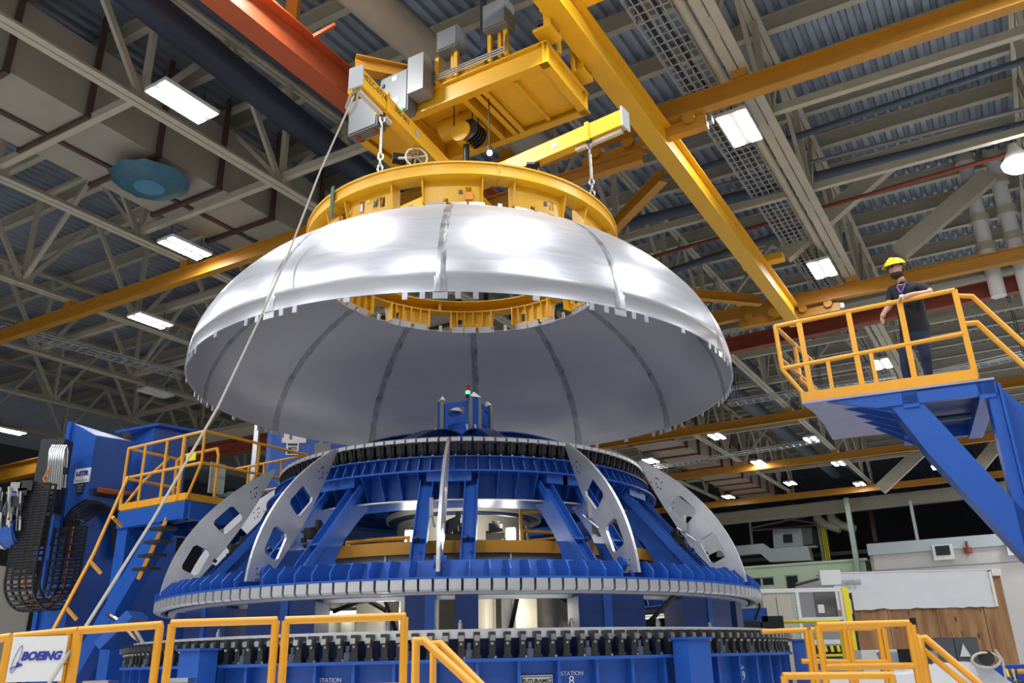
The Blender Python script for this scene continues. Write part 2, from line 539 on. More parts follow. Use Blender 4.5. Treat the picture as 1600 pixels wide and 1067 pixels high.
# sway bracing in the plane of the struts (left half, dense in the photo)
BRACE_LABELS = ['cream inverted-V brace left of the teal dish',
    'cream inverted-V brace above the teal dish, behind the duct',
    'cream inverted-V brace hidden behind the left dome shoulder',
    'cream inverted-V brace right of the lowest left lamp',
    'cream inverted-V brace behind the left part of the dome skirt',
    'cream inverted-V brace above the unlit white lamp',
    'cream inverted-V brace at the far end of the right crane girder',
    'cream inverted-V brace right of the dome shoulder, under a yellow tie',
    'cream inverted-V brace seen through the worker platform railing',
    'cream inverted-V brace just right of the dome rim',
    'cream inverted-V brace under the worker platform',
    'cream inverted-V brace between two small lamps left of the platform strut',
    'cream inverted-V brace near the lowest right edge of the dome']
for i, (b, a0, a1) in enumerate([(13.2, 19.9, 25.5), (13.2, 14.45, 19.9), (21.35, 19.9, 25.5), (21.35, 25.5, 31.1), (29.5, 25.5, 31.1), (29.5, 31.1, 36.6),
                                 (29.5, 3.1, 8.75), (29.5, 8.75, 14.45), (41, 3.1, 8.75), (41, 8.75, 14.45), (53, 3.1, 8.75), (53, 8.75, 14.45), (53, 14.45, 19.9)]):
    t = thing('sway_brace', BRACE_LABELS[i], 'brace', hall((a0 + a1) / 2, b, ZB), 'sway braces between the roof trusses')
    mid = (a0 + a1) / 2
    MB().bar(hall(a0, b, ZB + .2), hall(mid, b, ZT), .14, .12).build('diagonal', 'cream', t)
    MB().bar(hall(a1, b, ZB + .2), hall(mid, b, ZT), .14, .12).build('diagonal', 'cream', t)
    MB().bar(hall(a0, b, ZT), hall(a1, b, ZT), .16, .14).build('top_strut', 'cream', t)

# ---------------------------------------------------------------- building columns and big knee braces (far right)
def column(a, b, label, h=ZB, w=.35, m='cream'):
    o = MB().ibeam(hall(a, b, 0), hall(a, b, .01), .01, .01)
    t = MB()
    f = frame(hall(a, b, 0), AH)
    t.box((0, -w / 2, h / 2), (w, .03, h), f).box((0, w / 2, h / 2), (w, .03, h), f).box((0, 0, h / 2), (.03, w, h), f)
    o = t.build('building_column', m, loc=hall(a, b, 0))
    return tag(o, label, 'column')
for (p, q, z0, z1, w, lab) in [((1225, 400), (1395, 250), 13.3, 15.6, .5, 'broad grey diagonal brace crossing the trusses above the hard hat, near end'),
                               ((1405, 395), (1545, 275), 13.4, 15.6, .55, 'broad grey diagonal brace behind the two white vertical pipes')]:
    A_ = atz(*p, z0); B_ = atz(*q, z1)
    o = MB().bar(A_, B_, w, .3, BH).build('diagonal_brace', 'cream', loc=(A_ + B_) / 2)
    tag(o, lab, 'brace')
for (p, q, b, lab) in [((1376, 764), (1442, 702), 54.5, 'broad cream diagonal brace under the cantilevered platform'),
                       ((1524, 736), (1557, 696), 55.5, 'broad cream diagonal brace seen past the blue platform strut')]:
    A_ = atb(*p, b); B_ = atb(*q, b + 1)
    o = MB().bar(A_, B_, .7, .35, BH).build('diagonal_brace', 'cream', loc=(A_ + B_) / 2)
    tag(o, lab, 'brace')

# ---------------------------------------------------------------- crane runways (yellow, along the purlins)
RW = [(14.85, -6, 46, 'nearest yellow runway beam, crossing the whole hall behind the hoist trolley'),
      (26.95, -6, 30, 'second yellow runway beam, passing behind the worker'),
      (41.5, -4, 30, 'third yellow runway beam, ending behind the tip of the worker platform'),
      (52.4, -4, 40, 'fourth yellow runway beam, below the row of small ceiling lamps'),
      (64.6, -10, 40, 'farthest yellow runway beam, above the pale green building')]
for b, a0, a1, lab in RW:
    t = thing('runway_beam', lab, 'beam', hall((a0 + a1) / 2, b, 12.72))
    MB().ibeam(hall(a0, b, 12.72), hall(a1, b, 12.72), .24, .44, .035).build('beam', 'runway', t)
    for a in (3.1, 8.75, 14.45, 19.9, 25.5):
        if a0 < a < a1:
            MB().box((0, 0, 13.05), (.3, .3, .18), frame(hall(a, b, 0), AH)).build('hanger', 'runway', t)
def rail_beam(p, q, z, w, h, m, name, lab, cat='beam', ext=0):
    A_ = atz(*p, z); B_ = atz(*q, z); d = (B_ - A_).normalized()
    o = MB().ibeam(A_ - d * ext, B_ + d * ext, w, h, .04).build(name, m, loc=(A_ + B_) / 2)
    return tag(o, lab, cat)
rail_beam((1140, 541), (1600, 442), 12.3, .3, .55, 'oxide', 'roof_girder', 'dark red girder running behind the railing of the worker platform', ext=1)
rail_beam((1140, 512), (1600, 413), 12.95, .5, .3, 'cream', 'roof_girder', 'cream girder just above the dark red girder', ext=1)
rail_beam((1185, 805), (1600, 760), 12.1, .7, .9, 'cream', 'roof_girder', 'deep cream girder under the farthest yellow runway beam', ext=4)
rail_beam((300, 690), (420, 668), 11.5, .5, .6, 'cream', 'roof_girder', 'cream girder in the dark gap behind the left platform', ext=8)
rail_beam((330, 705), (420, 690), 10.8, .4, .6, 'oxide', 'roof_girder', 'dark red girder in the dark gap behind the left platform', ext=8)
rail_beam((0, 742), (75, 725), 11.4, .5, .8, 'runway', 'roof_girder', 'short yellow girder left of the left tower', ext=8)

# ---------------------------------------------------------------- pipes and ducts
def pipe(p, q, z0, z1, r, m, name, lab, cat='pipe', n=14, ext=0):
    A_ = atz(*p, z0); B_ = atz(*q, z1); d = (B_ - A_).normalized()
    o = MB().tube([A_ - d * ext, B_ + d * ext], r, n).build(name, m, loc=(A_ + B_) / 2, smooth=True)
    return tag(o, lab, cat)
pipe((222, 0), (520, 235), 14.3, 14.3, .36, 'darkpipe', 'round_duct', 'thick dark navy round duct under the roof at upper left', 'duct', 20, 3)
pipe((330, 15), (560, 190), 13.9, 13.9, .13, 'darkpipe', 'roof_pipe', 'thin dark pipe running beside the red crane girder', ext=2)
pipe((575, 0), (700, 110), 14.6, 14.6, .42, 'cream', 'round_duct', 'thick cream round duct rising behind the hoist cabinets', 'duct', 20, 4)
pipe((1000, 345), (1600, 198), 14.6, 14.6, .17, 'bluegrey', 'roof_pipe', 'large blue-grey pipe crossing below the right lamps', ext=3)
pipe((1225, 220), (1600, 95), 15.2, 15.2, .09, 'bluegrey', 'roof_pipe', 'slim blue-grey pipe crossing under the right roof deck', ext=3)
pipe((1210, 268), (1600, 170), 15, 15, .06, 'greysteel', 'roof_pipe', 'thin grey conduit between the two blue-grey pipes', ext=3)
pipe((1180, 355), (1560, 245), 14.3, 14.3, .06, 'oxide', 'roof_pipe', 'dark red sprinkler pipe under the large blue-grey pipe', ext=4)
pipe((905, 470), (1180, 380), 14.1, 14.1, .12, 'bluegrey', 'roof_pipe', 'dull blue-grey pipe right behind the dome shoulder', ext=2)
for (x0, y0, x1, y1, lab) in [(1505, 245, 1535, 420, 'white vertical pipe with flanges, left of the pair at upper right'),
                              (1548, 240, 1580, 400, 'white vertical pipe with flanges, right of the pair at upper right')]:
    b_ = 27.7
    A_ = atb(x0, y0, b_); B_ = atb(x1, y1, b_)
    B_.x, B_.y = A_.x, A_.y
    t = thing('drain_pipe', lab, 'pipe', A_)
    zb = B_.z
    MB().bar(V((A_.x, A_.y, 12.72)), V((A_.x, A_.y, 12.72)) - BH * .74, .1, .06).build('bracket', 'greysteel', t)
    MB().tube([A_, V((A_.x, A_.y, zb - 1 if x0 < 1540 else 0))], .22, 14).build('pipe_run', 'white', t, smooth=True)
    for f in (.0, .25, .55, .8):
        z = A_.z + (zb - A_.z) * f
        MB().tube([V((A_.x, A_.y, z)), V((A_.x, A_.y, z - .25))], .29, 14).build('coupling', 'cream', t, smooth=True)
# the long rectangular duct on the left
t = thing('air_duct', 'long dull beige rectangular duct with dark brown straps at upper left', 'duct', hall(17.5, 12, 13.5))
for i in range(-2, 14):
    b = 3.5 + 1.85 * i
    MB().box((0, 0, 0), (2.45, 1.83, 1.9), frame(hall(17.5, b + .92, 14.45), AH)).build('duct_section', 'duct', t)
for i in range(-2, 14):
    b = 3.5 + 1.85 * i - .01
    mb = MB()
    f = frame(hall(17.5, b, 0), AH)
    mb.box((0, 0, 13.44), (2.7, .12, .1), f).box((-1.28, 0, 14.85), (.09, .12, 2.9), f).box((1.28, 0, 14.85), (.09, .12, 2.9), f)
    mb.build('strap', 'brown', t)
for a in (17.7,):
    MB().bar(hall(a, 0, 13.47), hall(a, 28, 13.47), .14, .05).build('stiffener', 'brown', t)
# blue diffuser disc hanging below the duct
t = thing('roof_fan', 'teal blue dish-shaped object hanging below the duct at left', 'dish', atz(233, 293, 12.9))
c = WL[t]
prof = [(0, .02), (.45, .0), (.75, .06), (.92, .2), (.94, .22), (.74, .11), (.44, .04), (0, .06)]
MB().lathe([(r, c.z + z) for r, z in prof], 24, c=(c.x, c.y), closed=False).build('dish', mat('teal_paint', (0.035, 0.12, 0.17), .5, noise=.35), t, smooth=True)
for v in t.children[0].data.vertices:
    th = math.atan2(v.co.y, v.co.x); k = 1 + .035 * math.sin(9 * th) + .025 * math.sin(14 * th + 1)
    v.co.x *= k; v.co.y *= k
MB().lathe([(0, c.z - .02), (.36, c.z - .01), (.36, c.z + .02), (0, c.z + .02)], 24, c=(c.x, c.y), closed=False).build('dish_centre', mat('teal_light', (0.07, 0.22, 0.32), .5), t, smooth=True)
MB().tube([c + UP * .05, c + UP * .62], .35, 12).build('neck', 'bluegrey', t, smooth=True)
for p_, lab in (((1055, 683), 'blue-grey round diffuser at the far duct, upper of two'), ((1030, 755), 'blue-grey round diffuser at the far duct, lower of two')):
    pass
# second run of the duct far behind the fixture, right of the dome
t = thing('air_duct', 'far beige rectangular duct with red-brown straps right of the dome', 'duct', hall(17.4, 50, 13.2))
for i in range(0, 12):
    b = 40 + 2.2 * i
    MB().box((0, 0, 0), (2.6, 2.18, 1.9), frame(hall(17.2, b + 1.1, 14.2), AH)).build('duct_section', 'duct', t)
    f = frame(hall(17.2, b, 0), AH)
    MB().box((0, 0, 13.2), (2.8, .16, .1), f).box((-1.36, 0, 14.3), (.1, .16, 2.4), f).build('strap', 'oxide', t)
for a_, lab in ((7.2, 'dark blue-grey duct pair far right of the dome, nearer one'), (5.6, 'dark blue-grey duct pair far right of the dome, farther one')):
    o = MB().tube([hall(a_ + 4, 36, 14.3), hall(a_ + 4, 66, 14.3)], .4, 14).build('round_duct', 'bluegrey', loc=hall(a_ + 4, 50, 14.3), smooth=True)
    tag(o, lab, 'duct')

# ---------------------------------------------------------------- mesh cable tray along the trusses (right of the crane bridge)
def tray(P, Q, w, lab, nx=5, pitch=.2, side=None, r=.012):
    P, Q = V(P), V(Q); d = (Q - P).normalized(); s = (d.cross(UP)).normalized()
    L = (Q - P).length
    t = thing('cable_tray', lab, 'cable tray', (P + Q) / 2)
    for i in range(nx + 1):
        o = s * (w * (i / nx - .5))
        MB().bar(P + o, Q + o, r * 2, r * 2).build('long_wire', 'ltgrey', t)
    for sgn in (-1, 1):
        o = s * (w / 2 * sgn) + UP * .1
        MB().bar(P + o, Q + o, r * 2, r * 2).build('side_wire', 'ltgrey', t)
    n = int(L / pitch)
    x = MB().bar(-s * (w / 2), s * (w / 2), r * 2, r * 2).mesh('cross_wire', 'ltgrey')
    place('cross_wire', x, t, [P + d * (pitch * i) for i in range(n)][:300])
    for i in range(int(L / 3.5) + 1):
        for sgn in (-1, 1):
            q = P + d * min(L, 3.5 * i + .4) + s * (w / 2 * sgn)
            MB().bar(q, V((q.x, q.y, 13.3 if 12.2 < q.z < 13.2 else ZD - .004)), .02, .02).build('hanger_rod', 'dark', t)
    return t, P, Q, d, s
t, P, Q, d, s = tray(hall(4.15, 9, 13.6), hall(4.15, 40, 13.6), .8, 'long wire mesh cable tray hanging left of the wide cream truss', 5, .26)
for k_ in (-.2, .1):
    MB().tube([P + s * k_ + UP * .05, Q + s * k_ + UP * .05], .05, 8).build('cable', 'black', t, smooth=True)
for (p, q, z, w, lab) in [((1025, 731), (1280, 690), 12.4, .55, 'ladder cable tray behind the small far lamps, lower run'),
                          ((1140, 632), (1400, 590), 12.0, .6, 'ladder cable tray passing under the worker platform railing'),
                          ((1440, 590), (1600, 556), 12.0, .6, 'ladder cable tray right of the worker legs'),
                          ((0, 512), (290, 590), 13.0, .6, 'ladder cable tray along the dim left trusses')]:
    tray(atz(*p, z), atz(*q, z), w, lab, 1, .35, r=.02)
# ================================================================ high-bay lamps in view
def bay_lamp_proto():
    t = thing('bay_lamp', 'x', 'ceiling lamp', (0, 0, 0))
    mb = MB().box((0, 0, .075), (1.36, .68, .09))
    mb.box((0, 0, .15), (1.0, .3, .08))
    mb.build('housing', 'white', t)
    for s in (-1, 1):
        MB().box((0, s * .2, .022), (1.30, .2, .014)).build('light_panel', 'lamp', t)
    for x in (-.5, .5):
        MB().tube([(x, 0, .15), (x, 0, .6)], .012, 6).build('hanger_rod', 'dark', t)
    return t
lamp0 = bay_lamp_proto()
def copy_tree(root):
    c = root.copy(); COL.objects.link(c)
    for ch in root.children:
        d = ch.copy(); COL.objects.link(d); d.parent = c
        for g in ch.children:
            e = g.copy(); COL.objects.link(e); e.parent = d
    return c
LAMPS = [((285, 163), 'bright ceiling lamp in front of the beige duct, nearest at upper left'),
         ((289, 390), 'bright ceiling lamp left of the dome shoulder, middle of the left three'),
         ((235, 503), 'bright ceiling lamp left of the dome, lowest of the left three'),
         ((15, 675), 'bright ceiling lamp at the left edge above the cable-covered machine head'),
         ((1156, 203), 'bright twin-panel ceiling lamp below the mesh tray, nearest on the right'),
         ((1285, 422), 'bright twin-panel ceiling lamp between the crane bridge and the worker'),
         ((1378, 570), 'ceiling lamp seen between the railing posts beside the worker legs'),
         ((1120, 683), 'small far ceiling lamp just right of the dome rim'),
         ((1268, 688), 'small far ceiling lamp below the tip of the worker platform'),
         ((1185, 724), 'small far ceiling lamp above the fourth runway beam, middle row'),
         ((1235, 756), 'small far ceiling lamp below the fourth runway beam, left of its neighbour'),
         ((1017, 721), 'small far ceiling lamp nearest to the right-hand silver rib tip'),
         ((1138, 777), 'small far ceiling lamp lowest beside the rightmost silver rib'),
         ((1343, 757), 'small far ceiling lamp rightmost under the far runway beams'),
         ((1310, 725), 'small far ceiling lamp half hidden by the fourth runway beam'),
         ((1071, 745), 'small far ceiling lamp half hidden by the runway, left of the pale green column'),
         ((1465, 731), 'small far ceiling lamp seen left of the blue platform strut')]
for i, (p, lab) in enumerate(LAMPS):
    o = lamp0 if i == 0 else copy_tree(lamp0)
    o.location = atz(*p, 12.8)
    WL[o] = V(o.location)
    o.rotation_euler = (0, 0, PI / 2 - AZB)
    o['label'] = lab
    o['group'] = 'lit ceiling lamps of the hall'
# unlit lamp and the round lamp
o = copy_tree(lamp0)
o.location = atz(243, 616, 12.6); o.rotation_euler = (0, 0, PI / 2 - AZB)
for ch in o.children:
    if ch.name.startswith('light_panel'):
        ch.data = ch.data.copy(); ch.data.materials[0] = M['lamp_off']
o['label'] = 'unlit white ceiling lamp above the two left towers'
if 'group' in o: del o['group']
c = atz(1590, 255, 13.0)
t = thing('bell_lamp', 'round bell-shaped ceiling lamp at the right edge', 'ceiling lamp', c)
MB().lathe([(.33, c.z), (.30, c.z + .12), (.16, c.z + .38), (.1, c.z + .55), (0, c.z + .56)], 24, c=(c.x, c.y), closed=False).build('shade', 'white', t, smooth=True)
MB().lathe([(.36, c.z + .03), (.34, c.z - .08), (.22, c.z - .2), (0, c.z - .25)], 24, c=(c.x, c.y), closed=False).build('lens', 'lamp', t, smooth=True)
MB().tube([c + UP * .5, c + UP * 1.1], .02, 6).build('hanger_rod', 'dark', t)
# ================================================================ overhead crane
ZW = 10.85                                     # underside of the trolley frame
nl, nr, fr = atz(554, 217, ZW), atz(854.6, 96, ZW), atz(924, 177, ZW)
tx = (nr - nl).normalized(); ty = V((-tx.y, tx.x, 0))
TL = (nr - nl).length; TWd = (fr - nr).dot(ty)
TF = frame(nl, tx)                             # x along the near edge (left->right), y away, z up; origin near-left bottom corner
def T(x, y, z=0): return TF @ V((x, y, z))
bd = V((math.sin(math.radians(30.6)), math.cos(math.radians(30.6)), 0))

# bridge girders
mid = T(TL + .28, TWd / 2, 1.19)
t = thing('bridge_girder', 'yellow bridge girder of the crane, right of the trolley', 'girder', mid)
g0, g1 = mid - bd * 9, mid + bd * 15.6
MB().ibeam(g0, g1, .30, .75, .04).build('beam', 'crane', t)
MB().bar(g0 - UP * .392, g1 - UP * .392, .38, .03).build('bottom_flange', 'crane', t)
for k in (-.2, 12.0):
    MB().box((0, 0, .45), (1.2, .34, .2), frame(mid + bd * k, tx)).build('end_truck', 'crane', t)
pR = [atz(345, 8, 11.7), atz(556, 176, 11.7)]
dR = (pR[1] - pR[0]).normalized()
tr_ = thing('bridge_girder', 'orange-red bridge girder of the crane, left of the trolley', 'girder', pR[1])
MB().ibeam(pR[0] - dR * 5 + UP * .36, pR[1] + dR * 11 + UP * .36, .42, .72, .04).build('beam', 'red', tr_)
MB().bar(atz(490, 57, 12.2), atz(524, 38, 12.5), .06, .06).build('stub_pipe', 'red', tr_)
# yellow post and ties of the bridge
pp = atz(457, 25, 13.2)
o = MB().bar(pp - UP * .35, pp + UP * 2.2, .22, .22).build('bridge_post', 'runway', loc=pp); tag(o, 'yellow post rising from the orange-red girder at the top edge', 'post')
zt = 11.7
for (p, q, lab) in [((1004, 244), (700, 340), 'yellow horizontal tie joining the bridge girders, behind the right hoist chain'),
                    ((1036, 275), (940, 375), 'yellow diagonal tie of the crane bridge right of the lifting ring'),
                    ((1188, 470), (1000, 452), 'yellow diagonal tie of the crane bridge, right of the dome'),
                    ((700, 130), (555, 100), 'yellow tie of the crane bridge behind the grey cabinets')]:
    A_, B_ = atz(*p, zt + .2), atz(*q, zt + .2)
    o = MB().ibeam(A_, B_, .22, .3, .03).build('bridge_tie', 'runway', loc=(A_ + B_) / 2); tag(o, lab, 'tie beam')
# carriages on the runways
def carriage(p, b, lab):
    q = atz(*p, 12.3)
    t = thing('end_carriage', lab, 'carriage', q)
    f = frame(q, AH)
    MB().box((0, 0, -.02), (1.5, .2, .28), f).build('frame', 'runway', t)
    for s in (-1, 1):
        for y in (-.17, .17):
            MB().tube([f @ V((s * .4, y - .04, .12)), f @ V((s * .4, y + .04, .12))], .14, 14).build('wheel', 'runway', t, smooth=True)
    MB().box((-.82, 0, 0), (.1, .16, .14), f).build('bumper', 'steel', t)
carriage((1052, 206), 14.85, 'yellow end carriage with white bumper near the nearest right lamp')
carriage((960, 243), 14.85, 'yellow end carriage just right of the hoist chain')
carriage((1276, 486), 26.95, 'yellow end carriage on the second runway, left of the worker')
carriage((1190, 500), 26.95, 'yellow end carriage on the second runway, at the crane bridge end')

# ---------------------------------------------------------------- trolley
t = thing('hoist_trolley', 'bright yellow hoist trolley hanging between the crane girders', 'trolley', T(TL / 2, TWd / 2))
H = .44
for nm, p, q in (('side_beam', (0, .07), (TL, .07)), ('side_beam', (0, TWd - .07), (TL, TWd - .07)), ('end_beam', (.07, 0), (.07, TWd)), ('end_beam', (TL - .07, 0), (TL - .07, TWd))):
    MB().ibeam(T(*p, H / 2), T(*q, H / 2), .16, H, .025).build(nm, 'crane', t)
MB().box((TL - .72, TWd / 2, .12), (1.1, TWd - .3, .03), TF).build('belly_plate', 'crane', t)
MB().box((TL - .72, TWd / 2, .06), (.06, TWd - .4, .1), TF).build('plate_stiffener', 'crane', t)
MB().box((.55, TWd / 2, .12), (.8, TWd - .3, .03), TF).build('belly_plate', 'crane', t)
for x in (1.0, 2.35, 2.62, TL - 1.3):
    MB().ibeam(T(x, .14, H / 2), T(x, TWd - .14, H / 2), .1, H - .02, .02).build('cross_beam', 'crane', t)
MB().box((TL / 2, TWd / 2, H + .02), (TL - .2, TWd - .1, .03), TF).build('top_plate', 'crane', t)
MB().tube([T(1.3, TWd * .62, .28), T(2.2, TWd * .62, .28)], .2, 18).build('rope_drum', 'crane', t, smooth=True)
MB().tube([T(2.45, TWd * .4, .75), T(2.45, TWd * .4, 1.25)], .14, 14).build('hoist_motor', 'blue', t, smooth=True)
MB().box((TL / 2, .1, H + .15), (1.6, .1, .28), TF).build('guard_rail', 'crane', t)
MB().tube([T(2.45, TWd * .4, 1.2), T(2.45, TWd * .4, 2.6)], .06, 8).build('reel_post', 'bluegrey', t)
for k, z in enumerate((.50, .55, .60)):
    MB().tube([T(1.75, -.06, z), T(TL - .75, -.06, z), T(TL - .72, -.06, z + .25)], .016, 6).build('conduit', 'steel', t, smooth=True)
for x in (1.9, 2.3, 3.0, TL - .75):
    MB().box((x, -.02, .72), (.07, .07, .55), TF).build('bracket_post', 'crane', t)
def wheelset(x, y, s):
    w = MB().box((x, y, .62), (.34, .42, .06), TF)
    w.box((x + s * .1, y - .19, .86), (.12, .05, .5), TF).box((x + s * .1, y + .19, .86), (.12, .05, .5), TF)
    o = w.build('wheel_block', 'crane', t)
    for dy in (-.1, .1):
        MB().tube([T(x + s * .05, y + dy, .93), T(x + s * .19, y + dy, .93)], .1, 14).build('trolley_wheel', 'crane', t, smooth=True)
        MB().tube([T(x - .12, y + dy, .82), T(x + s * .02, y + dy, .82)], .05, 8).build('drive_motor', 'dark', t, smooth=True)
wheelset(TL - .02, .1, 1); wheelset(TL - .02, TWd * .82, 1); wheelset(.02, .1, -1); wheelset(.02, TWd * .82, -1)
for y in (.45, 1.0):
    MB().box((TL + .02, y, .74), (.05, .09, .5), TF).build('guide_post', 'crane', t)
# cabinets on the near side
def cabinet(x0, x1, z0, z1, d, lab, m='grey', y=-.1, door=True, extra=None):
    c = thing('control_cabinet', lab, 'cabinet', T((x0 + x1) / 2, y - d / 2, z0))
    MB().box(((x0 + x1) / 2, y - d / 2, (z0 + z1) / 2), (x1 - x0, d, z1 - z0), TF).build('body', m, c)
    if door:
        MB().box(((x0 + x1) / 2, y - d - .012, (z0 + z1) / 2), (x1 - x0 - .05, .02, z1 - z0 - .05), TF).build('door', m, c)
    if extra: extra(c, y - d - .03)
    return c
def ex_a(c, y):
    for x in (.22, .62):
        MB().tube([T(x, -.15, -.125), T(x, -.15, -.165)], .045, 10).build('indicator', 'red_led', c)
def ex_b(c, y):
    MB().box((.88, y, .64), (.05, .03, .07), TF).build('rotary_switch', 'black', c)
    MB().box((1.12, y + .005, .72), (.1, .006, .1), TF).build('sticker', 'white', c)
    MB().box((1.1, y + .005, .22), (.26, .006, .14), TF).build('data_plate', 'ltgrey', c)
    MB().tube([T(1.28, y + .02, .0), T(1.28, y - .03, .0)], .045, 12).build('green_lamp', 'green_led', c)
cabinet(.06, .74, -.12, .62, .24, 'large grey control cabinet at the left end of the trolley, red lamps below', extra=ex_a, y=-.01)
cabinet(.78, 1.42, -.05, .84, .24, 'grey control cabinet with rotary switch and lit green lamp', extra=ex_b, y=-.01)
cabinet(1.46, 1.80, .2, .98, .32, 'pale narrow cabinet right of the rotary switch cabinet', 'midgrey', y=-.01, door=False)
cabinet(1.98, 2.42, .98, 1.42, .3, 'small grey box on a post above the conduits, left one', y=.12)
cabinet(2.95, 3.42, 1.0, 1.55, .3, 'small grey box on a post beside the right wheels, right one', y=.12)
for x, y_ in ((2.2, 0), (3.18, 0)):
    MB().box((x, .02, .75), (.06, .06, .55), TF).build('cabinet_post', 'crane', t)

# hook block
hb = V((CX + .05, CY, 10.62))
t = thing('hook_block', 'yellow sheave block with black rope grooves below the trolley', 'hook block', hb)
f = frame(hb, tx)
MB().tube([f @ V((0, -.2, 0)), f @ V((0, .2, 0))], .2, 20).build('housing', 'crane', t, smooth=True)
for i in range(5):
    MB().tube([f @ V((.13, -.15 + .075 * i - .012, 0)), f @ V((.13, -.15 + .075 * i + .012, 0))], .215, 20).build('sheave', 'black', t, smooth=True)
for x, y in ((-.2, -.1), (-.2, .1), (.2, -.1), (.2, .1)):
    MB().tube([f @ V((x, y, .1)), f @ V((x, y, .75))], .012, 6).build('wire_rope', 'dark', t)
MB().tube([f @ V((0, 0, -.2)), f @ V((0, 0, -.55)), f @ V((.1, 0, -.72)), f @ V((.02, 0, -.86)), f @ V((-.1, 0, -.8))], [.06, .06, .06, .055, .03], 10).build('hook', 'dark', t, smooth=True)

# ---------------------------------------------------------------- spreader (X of two box beams) and its chains
SPZ = 9.40
t = thing('lifting_spreader', 'yellow X-shaped lifting spreader with stencilled lettering', 'spreader', V((CX, CY, SPZ)))
def arm(az, r0, r1, z0, lab=None):
    p, q = cyl(r0, az, z0 + .14), cyl(r1, az, z0 + .14)
    MB().bar(p, q, .17, .28).build('arm', 'crane', t)
    MB().bar(q, q + (q - p).normalized() * .025, .24, .36).build('end_plate', 'ltgrey', t)
    d = (q - p).normalized()
    MB().bar(cyl(r1 - .9, az, z0 - .05), cyl(r1 - .05, az, z0 - .05), .07, .06).build('adjuster_rail', 'beige', t)
    b = cyl(2.62, az, z0 + .14)
    MB().bar(b - d * .035, b + d * .035, .22, .34).build('band', 'crane', t)
AZ1, AZ2 = -24, 54
arm(AZ1, -.2, 3.3, SPZ); arm(AZ1 + 180, .2, 3.3, SPZ - .0); arm(AZ2, .1, 3.25, SPZ - .02); arm(AZ2 + 180, .1, 3.25, SPZ - .02)
MB().box((CX, CY, SPZ + .34), (.5, .5, .12)).build('hub_plate', 'crane', t)
MB().tube([V((CX, CY, SPZ + .3)), V((CX, CY, SPZ + .6))], .07, 10).build('lifting_eye', 'crane', t)
def armtext(az, r, z, s, size, side, outward):
    d = cyl(1, az, 0) - cyl(0, az, 0)
    n = V((d.y, -d.x, 0)) * side
    text(s, size, face(cyl(r, az, z) + n * .087, d if outward else -d, UP), 'blackink', t, 'stencil_lettering')
# near-left arm: readable from the near side
armtext(AZ1, 2.93, SPZ + .18, 'HSZC-0714Z', .13, -1, False)
armtext(AZ1, 2.2, SPZ + .18, '000-001', .13, -1, False)
armtext(AZ1 - 102 + 0, 1.75, SPZ + .12, 'G-MIN WEB STRAP', .13, -1, False)
for az, r in ((AZ1, 1.75), (AZ2, 2.0), (AZ2, .95)):
    d = cyl(1, az, 0) - cyl(0, az, 0)
    n = V((d.y, -d.x, 0))
    if n.y > 0: n = -n
    MB().tube([cyl(r, az, SPZ + .14) + n * .085, cyl(r, az, SPZ + .14) + n * .092], .06, 16).build('round_label', 'ltgrey', t)

def chain(az, r, lab, ztop=SPZ - .08, zbot=8.36, wire=True):
    p = cyl(r, az, ztop); q = cyl(r, az, zbot)
    c = thing('lifting_chain', lab, 'chain', q)
    MB().tube([p + UP * .12, p], .05, 8).build('swivel', 'dark', c, smooth=True)
    def link(z, rot, s=.05, h=.11):
        pts = []
        for i in range(13):
            a = 2 * PI * i / 12
            x, zz = math.cos(a) * s * .7, math.sin(a) * h * .55
            pts.append(V((p.x + x * math.cos(rot), p.y + x * math.sin(rot), z + zz)))
        MB().tube(pts, .014, 6, False).build('link', 'steel', c, smooth=True)
    for i in range(2): link(p.z - .05 - .1 * i, i * PI / 2)
    MB().tube([V((p.x, p.y, p.z - .2)), V((p.x, p.y, q.z + .3))], .022, 8).build('rod', 'steel', c, smooth=True)
    for i in range(3): link(q.z + .05 + .1 * i, i * PI / 2)
    return c
chain(AZ1, 2.62, 'steel chain and rod hanging from the lettered spreader arm')
chain(AZ2 - 1, 2.62, 'steel chain and rod hanging from the right spreader arm')
chain(AZ1 + 180, 2.62, 'steel chain at the far right spreader arm, behind the ring')
chain(AZ2 + 180, 2.62, 'steel chain at the far left spreader arm, behind the ring')
# sling shackles below the arms
p = cyl(1.5, AZ2, SPZ - .06)
t = thing('hoist_shackle', 'steel shackle with strap hanging under the right spreader arm', 'shackle', p)
MB().box(tuple(p + UP * .03), (.22, .22, .04)).build('top_plate', 'dark', t)
for s in (-.05, .02, .08):
    MB().tube([p + V((s, 0, .02)), p + V((s + .02, -.03, -.18)), p + V((s + .03, 0, -.32))], .02, 6).build('strap', 'steel', t, smooth=True)
p = cyl(1.62, AZ1, SPZ - .2)
t = thing('chain_wheel', 'white spoked hand wheel hanging under the lettered spreader arm', 'hand wheel', p)
f = frame(p, (1, .25, 0))
pts = [f @ V((.17 * math.cos(2 * PI * i / 24), 0, .17 * math.sin(2 * PI * i / 24))) for i in range(25)]
MB().tube(pts, .016, 6, False).build('rim', 'white', t, smooth=True)
for i in range(3):
    a = PI * i / 3 + .3
    MB().bar(f @ V((.17 * math.cos(a), 0, .17 * math.sin(a))), f @ V((-.17 * math.cos(a), 0, -.17 * math.sin(a))), .03, .02, (0, 1, 0)).build('spoke', 'steel', t)
MB().tube([f @ V((0, 0, 0)), f @ V((0, .3, .06))], .07, 10).build('gearbox', 'dark', t, smooth=True)
MB().tube([f @ V((-.28, .05, -.02)), f @ V((-.05, .02, 0))], .02, 6).build('crank', 'white', t)
MB().box((-.25, .18, .06), (.22, .14, .12), f).build('bracket', 'black', t)
